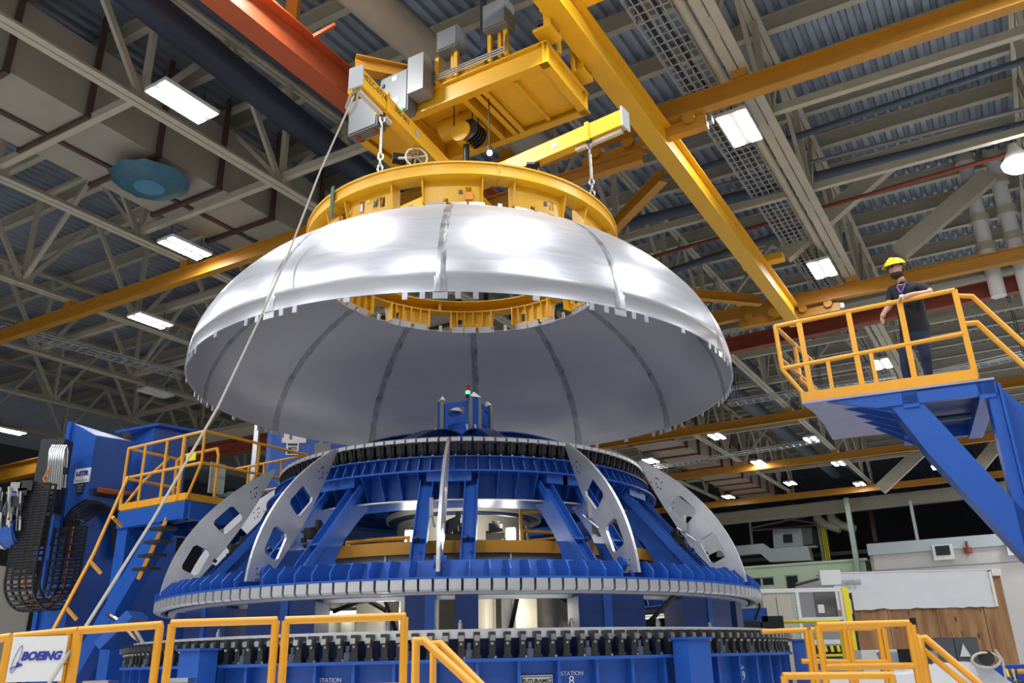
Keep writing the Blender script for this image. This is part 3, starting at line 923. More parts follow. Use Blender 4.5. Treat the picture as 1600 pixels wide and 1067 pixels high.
p = atz(765, 239, 9.75)
t = thing('spot_lamp', 'small lit lamp glowing above the lifting ring', 'lamp', p)
MB().sphere(p, .045, 10, 8).build('bulb', 'bulb', t, smooth=True)
MB().tube([p + UP * .03, p + UP * .12], .05, 10).build('lamp_holder', 'dark', t, smooth=True)
MB().tube([p + UP * .1, V((p.x, p.y, 10.9))], .012, 6).build('cord', 'black', t)

# ---------------------------------------------------------------- lifting ring
RZ = 8.355
t = thing('lifting_ring', 'yellow round lifting ring with twelve web panels on top of the dome', 'lifting ring', V((CX, CY, RZ)))
MB().lathe([(2.642, RZ), (2.642, RZ - .022), (2.30, RZ - .022), (2.30, RZ)], 120).build('top_flange', 'crane', t, smooth=True)
MB().lathe([(2.615, RZ - .02), (2.615, 8.16), (2.59, 8.16), (2.59, RZ - .02)], 120).build('web', 'crane', t, smooth=True)
MB().lathe([(2.64, 8.165), (2.64, 8.145), (2.36, 8.145), (2.36, 8.165)], 120).build('bottom_flange', 'crane', t, smooth=True)
# web panel (arched notch cut), built at 0 deg
def curved_plate(r, t_, poly_cols):
    mb = MB()
    for (a0, a1, z0, z1) in poly_cols:
        mb.lathe([(r, z0), (r, z1), (r - t_, z1), (r - t_, z0)], 4, a0, a1, c=(0, 0))
    return mb
cols = [(-9.7, -3.2, 7.77, 8.16), (-3.2, -1.4, 7.84, 8.16), (-1.4, 4.2, 7.77, 8.16), (4.2, 6.2, 7.80, 7.86), (4.2, 6.2, 8.02, 8.16), (6.2, 9.7, 7.77, 8.16)]
me = curved_plate(2.47, .025, cols).mesh('web_panel', 'crane')
angs = [30 * k for k in range(12)]
spin('web_panel', me, t, angs)
for a in (-9.7, 9.7):
    mb = MB()
    rad = math.radians(a)
    f = frame((2.40 * math.sin(rad), -2.40 * math.cos(rad), 0), (math.sin(rad), -math.cos(rad), 0))
    mb.prism([(-.09, 7.78), (.10, 7.78), (.19, 8.16), (-.09, 8.16)], f, .02)
    me = mb.mesh('panel_end', 'crane')
    spin('panel_end', me, t, angs)
for a in (-5.5, -1, 3, 6.8):
    mb = MB()
    rad = math.radians(a)
    f = frame((2.44 * math.sin(rad), -2.44 * math.cos(rad), 0), (math.sin(rad), -math.cos(rad), 0))
    mb.prism([(-.05, 7.86), (.0, 7.86), (.0, 8.16), (-.12, 8.16)], f, .018)
    me = mb.mesh('inner_rib', 'crane')
    spin('inner_rib', me, t, angs)
mb = MB()
for s in (-1, 1):
    rad = math.radians(.35 * s)
    f = frame((2.55 * math.sin(rad), -2.55 * math.cos(rad), 0), (math.sin(rad), -math.cos(rad), 0))
    mb.prism([(-.2, 8.13), (.08, 8.13), (.08, 8.37), (-.2, 8.37)], f, .018)
for z in (8.19, 8.25, 8.31):
    mb.tube([V((-.05, -2.6, z)), V((.05, -2.6, z))], .014, 6)
me = mb.mesh('splice_plate', 'crane')
spin('splice_plate', me, t, [15 + 60 * k for k in range(6)])
# stickers, lettering, clamp boxes on the panels
me = MB().box((.115, -2.478, 7.94), (.05, .012, .06)).mesh('corner_box', 'bluegrey')
spin('corner_box', me, t, angs)
for a, z, w, h, mm, nm in ((-33.5, 7.97, .07, .16, 'oxide', 'tag_frame'), (-33.4, 7.95, .05, .13, 'white', 'tag_card'), (-40, 7.97, .11, .05, 'white', 'sticker'), (-30.6, 8.02, .06, .05, 'yellowsign', 'sticker')):
    rr = 2.477 if nm != 'tag_card' else 2.487
    p = cyl(rr, a, z)
    n = (p - V((CX, CY, z))).normalized()
    MB().box((0, 0, 0), (w, .012, h), frame(p, (-n.y, n.x, 0))).build(nm, mm, t)
for a, z, s, sz in ((-26.5, 7.98, 'LIFT', .085), (-26.5, 7.89, 'PT 1', .085), (-47.5, 7.88, '2 PL', .07), (-47.5, 7.80, 'LINE', .07)):
    p = cyl(2.49 if a > -40 else 2.53, a, z)
    n = (p - V((CX, CY, z))).normalized()
    if s == '2 PL':
        MB().box((0, .02, -.04), (.34, .04, .24), frame(p, (-n.y, n.x, 0))).build('lettered_plate', 'crane', t)
    text(s, sz, face(p, V((-n.y, n.x, 0)), UP), 'blackink', t, 'stencil_lettering')
# green web strap round the flange
p = cyl(2.655, -44.2, 8.1); n = (p - V((CX, CY, 8.1))).normalized()
o = MB().box((0, -.006, .06), (.075, .012, .54), frame(p, (-n.y, n.x, 0))).build('web_strap', mat('strap_green', (0.03, .11, .08), .7), loc=p)
tag(o, 'dark green web strap hanging over the left side of the lifting ring', 'strap')
# orange folded tag
p = cyl(2.49, 5.4, 7.87)
o = MB().box(tuple(p), (.11, .02, .12)).build('orange_tag', mat('orange_cloth', (.85, .32, .05), .7), loc=p)
tag(o, 'small bright orange tag stuffed in the slot of the front ring panel', 'tag')
# ================================================================ the aluminium dome
DZ, DH, DR = 5.66, 2.56, 4.2
RTOP = 2.48
TILX, TILY = -0.0156, 0.0149                   # it hangs very slightly out of level
PHT = math.acos(RTOP / DR)
def dpt(phi, deg, off=0.0):
    r = DR * math.cos(phi); z = DZ + DH * math.sin(phi)
    n = V((math.cos(phi) / DR, math.sin(phi) / DH)).normalized()
    return (r + n.x * off, z + n.y * off)
dome = thing('rocket_dome', 'huge shiny aluminium dome of twelve welded gores hanging from the yellow ring', 'dome', V((CX, CY, DZ)))
DT = Matrix.Translation(V((CX, CY, DZ)))
def dlocal(phi, deg, off):
    r, z = dpt(phi, deg, off); t = math.radians(deg)
    return V((r * math.sin(t), -r * math.cos(t), z))
mb = MB()
NP, NA = 28, 16
AL = [-14.25 + 28.5 * i / NA for i in range(NA + 1)]
PL = [0.0, .075, .078] + [.078 + (PHT - .078) * i / NP for i in range(1, NP + 1)]
def offs(p): return .006 if p > .0765 else 0.0
outer = [[dlocal(p, a, offs(p)) for a in AL] for p in PL]
inner = [[dlocal(p, a, -.022) for a in AL] for p in PL]
n = NA + 1; R_ = len(PL)
vs = [q for row in outer for q in row] + [q for row in inner for q in row]
fs = []
for i in range(R_ - 1):
    for j in range(NA):
        a = i * n + j
        fs.append((a, a + 1, a + n + 1, a + n))
        b = a + R_ * n
        fs.append((b, b + n, b + n + 1, b + 1))
for j in range(NA):
    fs.append((j, R_ * n + j, R_ * n + j + 1, j + 1))
    a = (R_ - 1) * n + j; fs.append((a, a + 1, R_ * n + a + 1, R_ * n + a))
for i in range(R_ - 1):
    for j in (0, NA):
        a = i * n + j; b = (i + 1) * n + j
        fs.append((a, b, b + R_ * n, a + R_ * n))
mb.add(vs, fs)
me_g = mb.mesh('gore_panel', 'dome', smooth=True)
spin('gore_panel', me_g, dome, [15 + 30 * k for k in range(12)])
# seam strips
mb = MB()
vs = []; NS = 40
random.seed(3)
for i in range(NS + 1):
    p = PHT * i / NS
    w = math.degrees(.062 / (DR * math.cos(p))) if i > 3 else math.degrees(.075 / DR)
    j = random.uniform(-.12, .12)
    w = max(w, .8)
    e = w * (1 + .12 * random.uniform(-1, 1))
    vs += [dlocal(p, -e, .004), dlocal(p, -.2 + j, .011), dlocal(p, .2 + j, .008), dlocal(p, e, .004), dlocal(p, e, -.026), dlocal(p, -e, -.026)]
fs = []
for i in range(NS):
    for j in range(6):
        a = i * 6 + j; b = i * 6 + (j + 1) % 6
        fs.append((a, b, b + 6, a + 6))
mb.add(vs, fs + [(0, 1, 2, 3, 4, 5), tuple(NS * 6 + k for k in range(6))])
spin('weld_seam', mb.mesh('weld_seam', 'seam', smooth=True), dome, [30 * k for k in range(12)])
# tabs on the lower edge
def tab(deg_w, h, z1=.01):
    m = MB()
    w = deg_w / 2
    m.lathe([(DR - .002, DZ - h), (DR - .002, DZ + z1), (DR - .02, DZ + z1), (DR - .02, DZ - h)], 2, -w, w, c=(0, 0))
    return m.mesh('edge_tab', 'dome')
t_s, t_w, t_m = tab(.85, .085), tab(2.3, .085), tab(1.1, .06)
for k in range(12):
    for d in (-5.5, -2.75, 2.75, 5.5): spin('edge_tab', t_s, dome, [30 * k + d])
    spin('edge_tab', t_w, dome, [30 * k])
    spin('edge_tab', t_m, dome, [30 * k + 15])
# tabs on the upper edge that carry the ring panels
ztop = DZ + DH * math.sin(PHT)
def ttab(w, h, r=RTOP + .005):
    return MB().lathe([(r + .012, ztop - .03), (r - .02, ztop + h), (r - .04, ztop + h), (r - .012, ztop - .03)], 3, -w, w, c=(0, 0)).mesh('top_tab', 'plate')
a_, b_, c_ = ttab(3.4, .085), ttab(2.6, .085), ttab(.7, .09)
for k in range(12):
    spin('top_tab', a_, dome, [30 * k - 6.3]); spin('top_tab', b_, dome, [30 * k + 1.4]); spin('top_tab', b_, dome, [30 * k + 7.2]); spin('top_tab', c_, dome, [30 * k + 15])
for o in dome.children:                        # the slight tilt is the dome's own pose
    o.location = (0, 0, -DZ)
dome.rotation_euler = (math.atan(TILY), -math.atan(TILX), 0)

# tag line
t_pts = [(553, 150, 9.6), (500, 268, 9.35), (450, 398, 9.0), (405, 500, 8.6), (341, 635, 8.0), (240, 810, 7.1), (130, 985, 6.1), (77, 1067, 5.6), (30, 1140, 5.2)]
o = MB().tube([aty(*p) for p in t_pts], .0125, 8).build('tag_line', 'rope', loc=aty(405, 500, 8.6), smooth=True)
tag(o, 'long pale rope slanting from the spreader end down past the dome to lower left', 'rope')
p = cyl(3.25, AZ1, SPZ - .02)
pts = [p + V((.02, 0, 0)), p + V((-.1, 0, -.1)), p + V((-.16, .02, -.3)), p + V((-.1, .02, -.42)), p + V((-.02, 0, -.3)), p + V((0, 0, -.1))]
o = MB().tube(pts, .02, 8).build('rope_knot', 'rope', loc=p, smooth=True)
tag(o, 'looped rope knot at the lettered end of the spreader', 'rope')
# ================================================================ turntable base
ax = V((CX, CY, 0))
base = thing('turntable_base', 'round blue turntable base with ring of black clamps and lettered stations', 'turntable', ax)
MB().lathe([(4.36, 0), (4.36, 1.69), (4.30, 1.69), (4.30, 0)], 144).build('drum', 'blue', base, smooth=True)
MB().lathe([(4.50, 1.69), (4.50, 1.72), (3.9, 1.72), (3.9, 1.69)], 144).build('flange', 'blue', base, smooth=True)
me = MB().box((0, -4.41, .845), (.03, .1, 1.69)).mesh('drum_stiffener', 'blue')
spin('drum_stiffener', me, base, [.2 + 5.0 * k for k in range(-17, 19)])
MB().lathe([(4.38, 1.90), (4.38, 1.985), (3.95, 1.985), (3.95, 1.90)], 192).build('silver_ring', 'alu', base, smooth=True)
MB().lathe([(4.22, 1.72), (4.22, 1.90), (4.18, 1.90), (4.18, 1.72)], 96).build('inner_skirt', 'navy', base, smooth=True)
# clamps: C-shaped, black, bright screw
mb = MB()
mb.prism([(-.02, 1.72), (.075, 1.72), (.075, 1.86), (.11, 1.86), (.11, 1.955), (-.02, 1.955), (-.02, 1.915), (.05, 1.915), (.05, 1.875), (.02, 1.875), (.02, 1.76), (-.02, 1.76)],
         frame((0, -4.385, 0), (0, -1, 0)), .06)
mb.box((0, -4.44, 1.735), (.085, .06, .03))
me = mb.mesh('clamp', 'dark')
cl = [-86 + 1.86 * k for k in range(93)]
spin('clamp', me, base, cl)
mb = MB().tube([P0(4.47, 1.84), P0(4.47, 1.90)], .018, 8).box((0, -4.51, 1.90), (.05, .03, .05))
me = mb.mesh('clamp_screw', 'steel'); spin('clamp_screw', me, base, cl)
random.seed(11)
mb = MB().tube([P0(4.44, 1.72), P0(4.44, 1.80)], .04, 10).tube([P0(4.44, 1.80), P0(4.44, 1.86)], .022, 8)
me = mb.mesh('jack', 'bluegrey'); spin('jack', me, base, [c + .93 for c in cl[::4]])
me = MB().tube([P0(4.46, 1.72), P0(4.46, 1.738)], .016, 6).mesh('bolt', 'steel'); spin('bolt', me, base, [c + .4 for c in cl[::2]])
# pilasters standing proud of the drum
for dg, px, z, w in ((-31, 0, 1.865, .30), (33, 0, 1.865, .30), (73, 0, 1.86, .34)):
    p = cyl(4.62, dg, 0); n = (cyl(5, dg, 0) - ax).normalized()
    f = frame(p, (-n.y, n.x, 0))
    o = MB().box((0, 0, z / 2), (w, .22, z), f).box((0, 0, z), (w + .05, .27, .02), f).build('pilaster', 'blue', base)
for dg, s2 in ((-12.0, ''), (5.5, ''), (24.5, '8'), (45.8, '9')):
    n = (cyl(5, dg, 0) - ax).normalized(); r = V((-n.y, n.x, 0))
for px, py, s, sz in ((516, 1063, 'STATION', .055), (894, 1052, 'STATION', .055), (893, 1064, '8', .12), (1155, 1043, 'STATION', .05), (1162, 1056, '9', .13)):
    d = ray(px, py); ox, oy = -CX, -CY
    A2 = d.x ** 2 + d.y ** 2; B2 = 2 * (ox * d.x + oy * d.y); C2 = ox * ox + oy * oy - 4.37 ** 2
    k = (-B2 - math.sqrt(max(0, B2 * B2 - 4 * A2 * C2))) / (2 * A2)
    p = EYEV + d * k
    n = V((p.x - CX, p.y - CY, 0)).normalized()
    text(s, sz, face(p, (-n.y, n.x, 0), UP), 'whiteink', base)
p = cyl(4.375, 14.5, 0)
d = ray(838, 1062); 
n = None
ox, oy = -CX, -CY
A2 = d.x ** 2 + d.y ** 2; B2 = 2 * (ox * d.x + oy * d.y); C2 = ox * ox + oy * oy - 4.37 ** 2
p = EYEV + d * ((-B2 - math.sqrt(B2 * B2 - 4 * A2 * C2)) / (2 * A2))
n = V((p.x - CX, p.y - CY, 0)).normalized(); r = V((-n.y, n.x, 0))
pl = MB().box((0, 0, -.06), (.31, .02, .2), frame(p, r)).build('maker_plate', 'white', base)
fr_ = MB().box((0, -.011, -.06), (.29, .004, .18), frame(p, r)).build('plate_border', 'blackink', base)
MB().box((0, -.014, -.06), (.275, .004, .165), frame(p, r)).build('plate_field', 'white', base)
text('FUTURAMIC', .05, face(p + n * .018 - UP * .012, r, UP), 'blackink', base, bold=.0015)

# ================================================================ dome assembly fixture (turning frame on the base)
fx = thing('dome_fixture', 'blue and silver domed welding fixture with curved silver ribs', 'fixture', V((CX, CY, 1.985)))
# posts between turntable and lower ring
mb = MB().box((0, -3.78, 2.16), (.26, .34, .35)).box((.19, -3.85, 2.16), (.12, .12, .35))
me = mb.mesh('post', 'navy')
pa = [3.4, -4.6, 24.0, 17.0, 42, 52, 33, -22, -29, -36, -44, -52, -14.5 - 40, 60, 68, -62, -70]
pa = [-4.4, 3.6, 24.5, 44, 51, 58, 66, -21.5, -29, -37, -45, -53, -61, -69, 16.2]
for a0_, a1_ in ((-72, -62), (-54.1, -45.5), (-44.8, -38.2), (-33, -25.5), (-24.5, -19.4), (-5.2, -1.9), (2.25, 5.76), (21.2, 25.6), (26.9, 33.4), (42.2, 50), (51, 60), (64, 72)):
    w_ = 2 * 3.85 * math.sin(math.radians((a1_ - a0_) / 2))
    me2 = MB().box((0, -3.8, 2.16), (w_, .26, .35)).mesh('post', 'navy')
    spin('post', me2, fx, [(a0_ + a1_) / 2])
me3 = MB().box((0, -3.85, 2.16), (.1, .2, .35)).mesh('post', 'blue')
spin('post', me3, fx, [-1.4, 26.2, 50.4, -25, -45.2, -60.5])
me = MB().tube([P0(3.93, 1.985), P0(3.93, 2.06)], .03, 8).tube([P0(3.93, 2.06), P0(3.93, 2.09)], .018, 8).mesh('locating_pin', 'steel')
spin('locating_pin', me, fx, [-7.5, 3.1, 20, 36, -25, -40, 50])
# lower ring: underside hoop, blocks, blue plate, gussets
MB().lathe([(4.02, 2.335), (4.02, 2.36), (3.55, 2.36), (3.55, 2.335)], 144).build('underside_ring', 'plate', fx, smooth=True)
MB().lathe([(3.78, 2.30), (3.80, 2.335), (3.70, 2.335), (3.70, 2.30)], 144).build('hoop', 'plate', fx, smooth=True)
MB().lathe([(4.205, 2.468), (4.205, 2.488), (3.4, 2.488), (3.4, 2.468)], 180).build('lower_plate', 'blue', fx, smooth=True)
mb = MB().prism([(-.06, 2.352), (.0, 2.352), (.03, 2.372), (.03, 2.468), (-.06, 2.468)], frame((0, -4.17, 0), (0, -1, 0)), .122)
me = mb.mesh('edge_block', 'plate')
spin('edge_block', me, fx, [-90 + 2 * k + .4 for k in range(91)])
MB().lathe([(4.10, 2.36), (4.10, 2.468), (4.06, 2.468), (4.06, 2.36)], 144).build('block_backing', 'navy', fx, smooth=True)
mb = MB()
for k in range(45):
    mb.box(tuple(cyl(3.98, 92 + 4 * k, 2.41) - ax), (.13, .13, .1))
mb2 = MB().prism([(-.42, 2.488), (.165, 2.488), (.175, 2.56), (.07, 2.665), (-.42, 2.70)], frame((0, -4.03, 0), (0, -1, 0)), .014)
me = mb2.mesh('gusset_fin', 'blue')
ga = [-88 + 2.8 * k for k in range(64)]
ga = [g for g in ga if min(abs(g - 30 * q) for q in range(-3, 4)) > 1.6]
spin('gusset_fin', me, fx, ga)
MB().lathe([(3.90, 2.488), (3.74, 2.70), (3.72, 2.70), (3.88, 2.488)], 144).build('fin_backing', 'blue', fx, smooth=True)
# legs: arched radial webs with outer flange
inner = [(-1.30, 3.47), (-1.12, 3.30), (-.93, 3.10), (-.80, 2.90), (-.72, 2.70), (-.68, 2.488)]
web = [(-.12, 2.488), (-1.14, 3.70), (-1.34, 3.70)] + inner
def legmesh(dx):
    mb = MB()
    f = frame((dx, -3.88, 0), (0, -1, 0))
    mb.prism(web, f, .02)
    p, q = V((dx, -3.88 + .12, 2.50)), V((dx, -3.88 + 1.14, 3.70))
    mb.bar(p, q, .16, .02, (0, -1, 1))
    nv = V((0, -1.2, 1.02)).normalized()
    for s in (-1, 1):
        mb.bar(p + V((s * .075, 0, 0)) + nv * .04, q + V((s * .075, 0, 0)) + nv * .04, .014, .09, (0, -1, 1))
    c = p.lerp(q, .36)
    mb.box((0, 0, 0), (.14, .03, .10), frame(c + nv * .02, (1, 0, 0), nv))
    return mb.mesh('arched_leg', 'blue')
legL, legR = legmesh(-.27), legmesh(.27)
s_ = [30 * k for k in range(12)]
spin('arched_leg', legL, fx, s_); spin('arched_leg', legR, fx, s_)
for dx in (.27, -.27):
    mb = MB().tube([P0(3.60, 2.93) + V((dx, 0, 0)), P0(3.64, 2.96) + V((dx, 0, 0))], .022, 8)
    spin('leg_hole', mb.mesh('leg_hole', 'black'), fx, s_)
# upper ring
MB().lathe([(2.80, 3.50), (2.80, 3.515), (2.76, 3.515), (2.76, 3.50)], 120).build('collar_rim', 'alu', fx, smooth=True)
MB().lathe([(2.755, 3.50), (2.755, 3.515), (2.25, 3.515), (2.25, 3.50)], 120).build('lower_collar', 'blue', fx, smooth=True)
MB().lathe([(2.62, 3.515), (2.62, 3.83), (2.58, 3.83), (2.58, 3.515)], 120).build('collar_wall', 'blue', fx, smooth=True)
MB().lathe([(2.90, 3.83), (2.90, 3.85), (2.3, 3.85), (2.3, 3.83)], 120).build('middle_flange', 'blue', fx, smooth=True)
MB().lathe([(2.70, 3.85), (2.70, 4.03), (2.66, 4.03), (2.66, 3.85)], 120).build('band_wall', 'blue', fx, smooth=True)
MB().lathe([(2.80, 4.03), (2.80, 4.045), (2.3, 4.045), (2.3, 4.03)], 120).build('upper_flange', 'blue', fx, smooth=True)
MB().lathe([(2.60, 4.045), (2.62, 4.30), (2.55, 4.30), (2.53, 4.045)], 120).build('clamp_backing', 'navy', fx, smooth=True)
me = MB().prism([(0, 3.515), (.06, 3.515), (.10, 3.6), (.26, 3.83), (0, 3.83)], frame((0, -2.61, 0), (0, -1, 0)), .014).mesh('collar_fin', 'blue')
spin('collar_fin', me, fx, [2.3 + 4.95 * k for k in range(-19, 20)])
me = MB().prism([(0, 3.85), (.17, 3.85), (.08, 4.03), (0, 4.03)], frame((0, -2.69, 0), (0, -1, 0)), .012).mesh('band_fin', 'blue')
spin('band_fin', me, fx, [1.2 + 2.95 * k for k in range(-31, 31)])
# black clamps with silver caps
mb = MB().prism([(0, 4.05), (.06, 4.05), (.11, 4.13), (.12, 4.235), (0, 4.235)], frame((0, -2.60, 0), (0, -1, 0)), .10)
mb.prism([(.05, 4.05), (.09, 4.05), (.15, 4.235), (.11, 4.235)], frame((0, -2.60, 0), (0, -1, 0)), .03)
me = mb.mesh('ring_clamp', 'black')
ca = [-1.45 + 2.95 * k for k in range(-31, 33)]
spin('ring_clamp', me, fx, ca)
me = MB().prism([(-.12, 4.24), (.13, 4.24), (.13, 4.285), (.02, 4.325), (-.12, 4.325)], frame((0, -2.61, 0), (0, -1, 0)), .115).mesh('cap_block', 'alu')
spin('cap_block', me, fx, [-1.45 + 2.95 * k for k in range(-61, 61)])
me = MB().tube([P0(2.74, 4.045), P0(2.74, 4.068)], .016, 6).mesh('bolt', 'steel'); spin('bolt', me, fx, ca)
# crescent ribs with windows
F25 = 2.50
def ell(ph): return (4.19 * math.cos(ph), 2.40 + 2.55 * math.sin(ph))
out = [ell(.055 + (.80 - .055) * i / 16) for i in range(17)]
x0, z0 = out[0]; x1, z1 = out[-1]
inn = []
for i in range(9):
    f_ = i / 8
    x = x1 - .03 + (x0 - .30 - x1 + .03) * f_; z = (z1 - .03) + (z0 + .02 - z1 + .03) * f_
    inn.append((x - .06 * math.sin(PI * f_) , z - .04 * math.sin(PI * f_)))
rib_poly = out + inn
def window(ph, d):
    cx, cz = ell(ph)
    tx_, tz_ = -4.19 * math.sin(ph), 2.55 * math.cos(ph)
    l = math.hypot(tx_, tz_); tx_, tz_ = tx_ / l, tz_ / l
    nx, nz = -tz_, tx_
    cx += nx * d; cz += nz * d
    pts = []
    for u, w in ((-.17, -.09), (-.13, -.12), (.13, -.12), (.17, -.09), (.17, .08), (.13, .11), (-.13, .11), (-.17, .08)):
        pts.append((cx + tx_ * u + nx * w, cz + tz_ * u + nz * w))
    return pts
mb = MB().frameplate(rib_poly, [window(.27, .26), window(.52, .25)], frame((0, 0, 0), (0, -1, 0)), .035)
me = mb.mesh('curved_rib', 'plate')
spin('curved_rib', me, fx, s_)
# clips of rib: bracket, clamp handle, lug
mb = MB().box((.12, -2.78, 3.78), (.3, .12, .12)).box((-.12, -2.78, 3.78), (.3, .12, .12))
spin('rib_bracket', mb.mesh('rib_bracket', 'blue'), fx, s_)
mb = MB().box((.1, -3.35, 3.12), (.1, .14, .12)).box((.14, -3.28, 3.2), (.05, .06, .16)).box((.06, -3.42, 3.04), (.05, .05, .05)).tube([V((.02, -3.42, 3.14)), V((.16, -3.22, 3.24))], .02, 6)
spin('rib_clamp', mb.mesh('rib_clamp', 'black'), fx, s_)
mb = MB().tube([V((-.06, -3.93, 2.66)), V((.07, -3.93, 2.66))], .07, 12).box((0.05, -3.93, 2.57), (.05, .14, .18))
spin('rib_lug', mb.mesh('rib_lug', 'blue'), fx, s_)
mb = MB().tube([V((-.09, -3.62, 3.07)), V((-.15, -3.4, 3.25))], .012, 6).box((-.14, -3.5, 3.3), (.04, .05, .2))
spin('rib_rod', mb.mesh('rib_rod', 'steel'), fx, s_)
# bolt holes on ribs
mb = MB(); random.seed(5)
for ph0, dd in ((.09, .16), (.68, .16)):
    for k in range(9):
        ph = ph0 + random.uniform(-.02, .035); d = dd + random.uniform(-.06, .06)
        cx, cz = ell(ph); tx_, tz_ = -4.19 * math.sin(ph), 2.55 * math.cos(ph); l = math.hypot(tx_, tz_)
        x, z = cx - tz_ / l * d, cz + tx_ / l * d
        mb.tube([V((-.0185, -x, z)), V((.0185, -x, z))], .011, 6)
o_ = spin('bolt_holes', mb.mesh('bolt_holes', 'black'), fx, s_)
# roof spokes and the little tower
for k in range(12):
    pts = []
    a = 15 + 30 * k
    mb = MB()
    t = math.radians(a)
    f = frame(ax, (math.sin(t), -math.cos(t), 0))
    arc = []
    for i in range(9):
        r = 2.5 - 2.1 * i / 8
        arc.append((r, 4.3 + .62 * math.sin(i / 8 * PI * .5)))
    mb.prism(arc + [(x, z - .14) for x, z in reversed(arc)], f, .03)
    arc2 = [(x, z) for x, z in arc]
    for (xa, za), (xb, zb) in zip(arc2[:-1], arc2[1:]):
        mb.bar(f @ V((xa, 0, za)), f @ V((xb, 0, zb)), .22, .02)
    mb.build('roof_spoke', 'blue', fx)
MB().lathe([(2.45, 4.20), (1.5, 4.62), (.45, 4.82), (.45, 4.80), (1.5, 4.60), (2.45, 4.18)], 60).build('roof_skin', 'navy', fx, smooth=True)
TW = thing('light_tower', 'small blue hexagonal tower with lit green beacon on top of the fixture', 'tower', V((CX + .02, CY, 4.90)))
tc = V((CX + .02, CY, .45))
for k in range(4):
    t = math.radians(-20 + 90 * k)
    n = V((math.sin(t), -math.cos(t), 0)); r = V((-n.y, n.x, 0))
    f = frame(tc + n * .32, r)
    MB().frameplate([(-.27, 4.40), (.27, 4.40), (.27, 5.03), (-.27, 5.03)],
                    [[(-.14, 4.80), (.14, 4.80), (.14, 4.95), (-.14, 4.95)], [(-.14, 4.60), (.14, 4.60), (.14, 4.69), (-.14, 4.69)]], f, .02).build('tower_panel', 'blue', TW)
    t2 = math.radians(25 + 90 * k)
    n2 = V((math.sin(t2), -math.cos(t2), 0)); r2 = V((-n2.y, n2.x, 0))
    f2 = frame(tc + n2 * .42, r2)
    MB().box((-.075, 0, 4.76), (.05, .05, .66), f2).build('corner_post', 'greysteel', TW)
    MB().box((.075, 0, 4.76), (.05, .05, .66), f2).build('corner_post', 'greysteel', TW)
    MB().box((0, .0, 4.75), (.1, .04, .66), f2).build('corner_panel', 'blue', TW)
    q = tc + n2 * .42
    mb = MB()
    b4 = [f2 @ V((x, y, 5.08)) for x, y in ((-.1, -.03), (.1, -.03), (.1, .05), (-.1, .05))]
    mb.add(b4 + [tc + n2 * .38 + UP * 5.18], [(0, 1, 4), (1, 2, 4), (2, 3, 4), (3, 0, 4), (0, 3, 2, 1)])
    mb.build('peak_cap', 'alu', TW)
bp = tc + V((.07, -.42, .03))
MB().tube([bp + UP * 5.03, bp + UP * 5.09], .03, 12).build('beacon_base', 'dark', TW, smooth=True)
MB().tube([bp + UP * 5.09, bp + UP * 5.14], .03, 12).build('green_lens', 'green_led', TW, smooth=True)
MB().tube([bp + UP * 5.14, bp + UP * 5.21], .03, 12).build('red_lens', 'red_led', TW, smooth=True)
MB().tube([bp + UP * 5.21, bp + UP * 5.225], .03, 12).build('beacon_cap', 'dark', TW, smooth=True)
for a in (25, -55, 10):
    p = tc + V((.5 * math.sin(math.radians(a)), -.5 * math.cos(math.radians(a)), 4.42))
    MB().bar(p, p + V((-.03, .02, .2)), .05, .03).build('strut', 'ltgrey', TW)
MB().lathe([(.55, 4.72), (.55, 4.88), (.2, 4.88), (.2, 4.72)], 24, c=(tc.x, tc.y)).build('tower_base', 'blue', TW)

# ---------------------------------------------------------------- inside the fixture: cream drum, catwalk ring
core = thing('centre_drum', 'cream round drum with arched openings inside the fixture', 'drum', ax)
mb = MB()
def arc_(a0, a1, z0, z1, n=2):
    mb.lathe([(1.0, z0), (1.0, z1), (.97, z1), (.97, z0)], n, a0, a1)
for k in range(10):
    c0_ = 36 * k - 5
    arc_(c0_ + 9.5, c0_ + 26.5, 2.85, 3.62, 3)
    arc_(c0_ - 4, c0_ + 4, 3.55, 3.62)
    for s_a in (-1, 1):
        lo, hi = sorted((c0_ + s_a * 4, c0_ + s_a * 7)); arc_(lo, hi, 3.51, 3.62, 1)
        lo, hi = sorted((c0_ + s_a * 7, c0_ + s_a * 9.5)); arc_(lo, hi, 3.40, 3.62, 1)
mb.build('drum_wall', 'tank', core)
MB().lathe([(1.13, 3.63), (1.13, 3.85), (.1, 3.85), (.1, 3.63)], 64).build('hub_disc', 'navy', core, smooth=True)
MB().lathe([(1.17, 3.65), (1.17, 3.72), (1.135, 3.72), (1.135, 3.65)], 64).build('hub_rim', 'tank', core, smooth=True)
MB().lathe([(.6, 0), (.6, 2.85), (.5, 2.85), (.5, 0)], 32).build('core_column', 'tank', core, smooth=True)
walk = thing('catwalk_ring', 'round inner catwalk with orange-yellow toe board inside the fixture', 'catwalk', ax)
MB().lathe([(3.02, 2.86), (3.02, 3.0), (2.99, 3.0), (2.99, 2.86)], 96).build('toe_board', 'runway', walk, smooth=True)
MB().lathe([(2.98, 2.72), (2.98, 2.88), (1.05, 2.88), (1.05, 2.84), (2.90, 2.84), (2.90, 2.72)], 96).build('floor_ring', 'grey', walk, smooth=True)
me = MB().box((0, -2.985, 2.79), (.02, .03, .16)).mesh('joint_strip', 'ltgrey'); spin('joint_strip', me, walk, [-14 + 28 * k for k in range(-2, 4)])
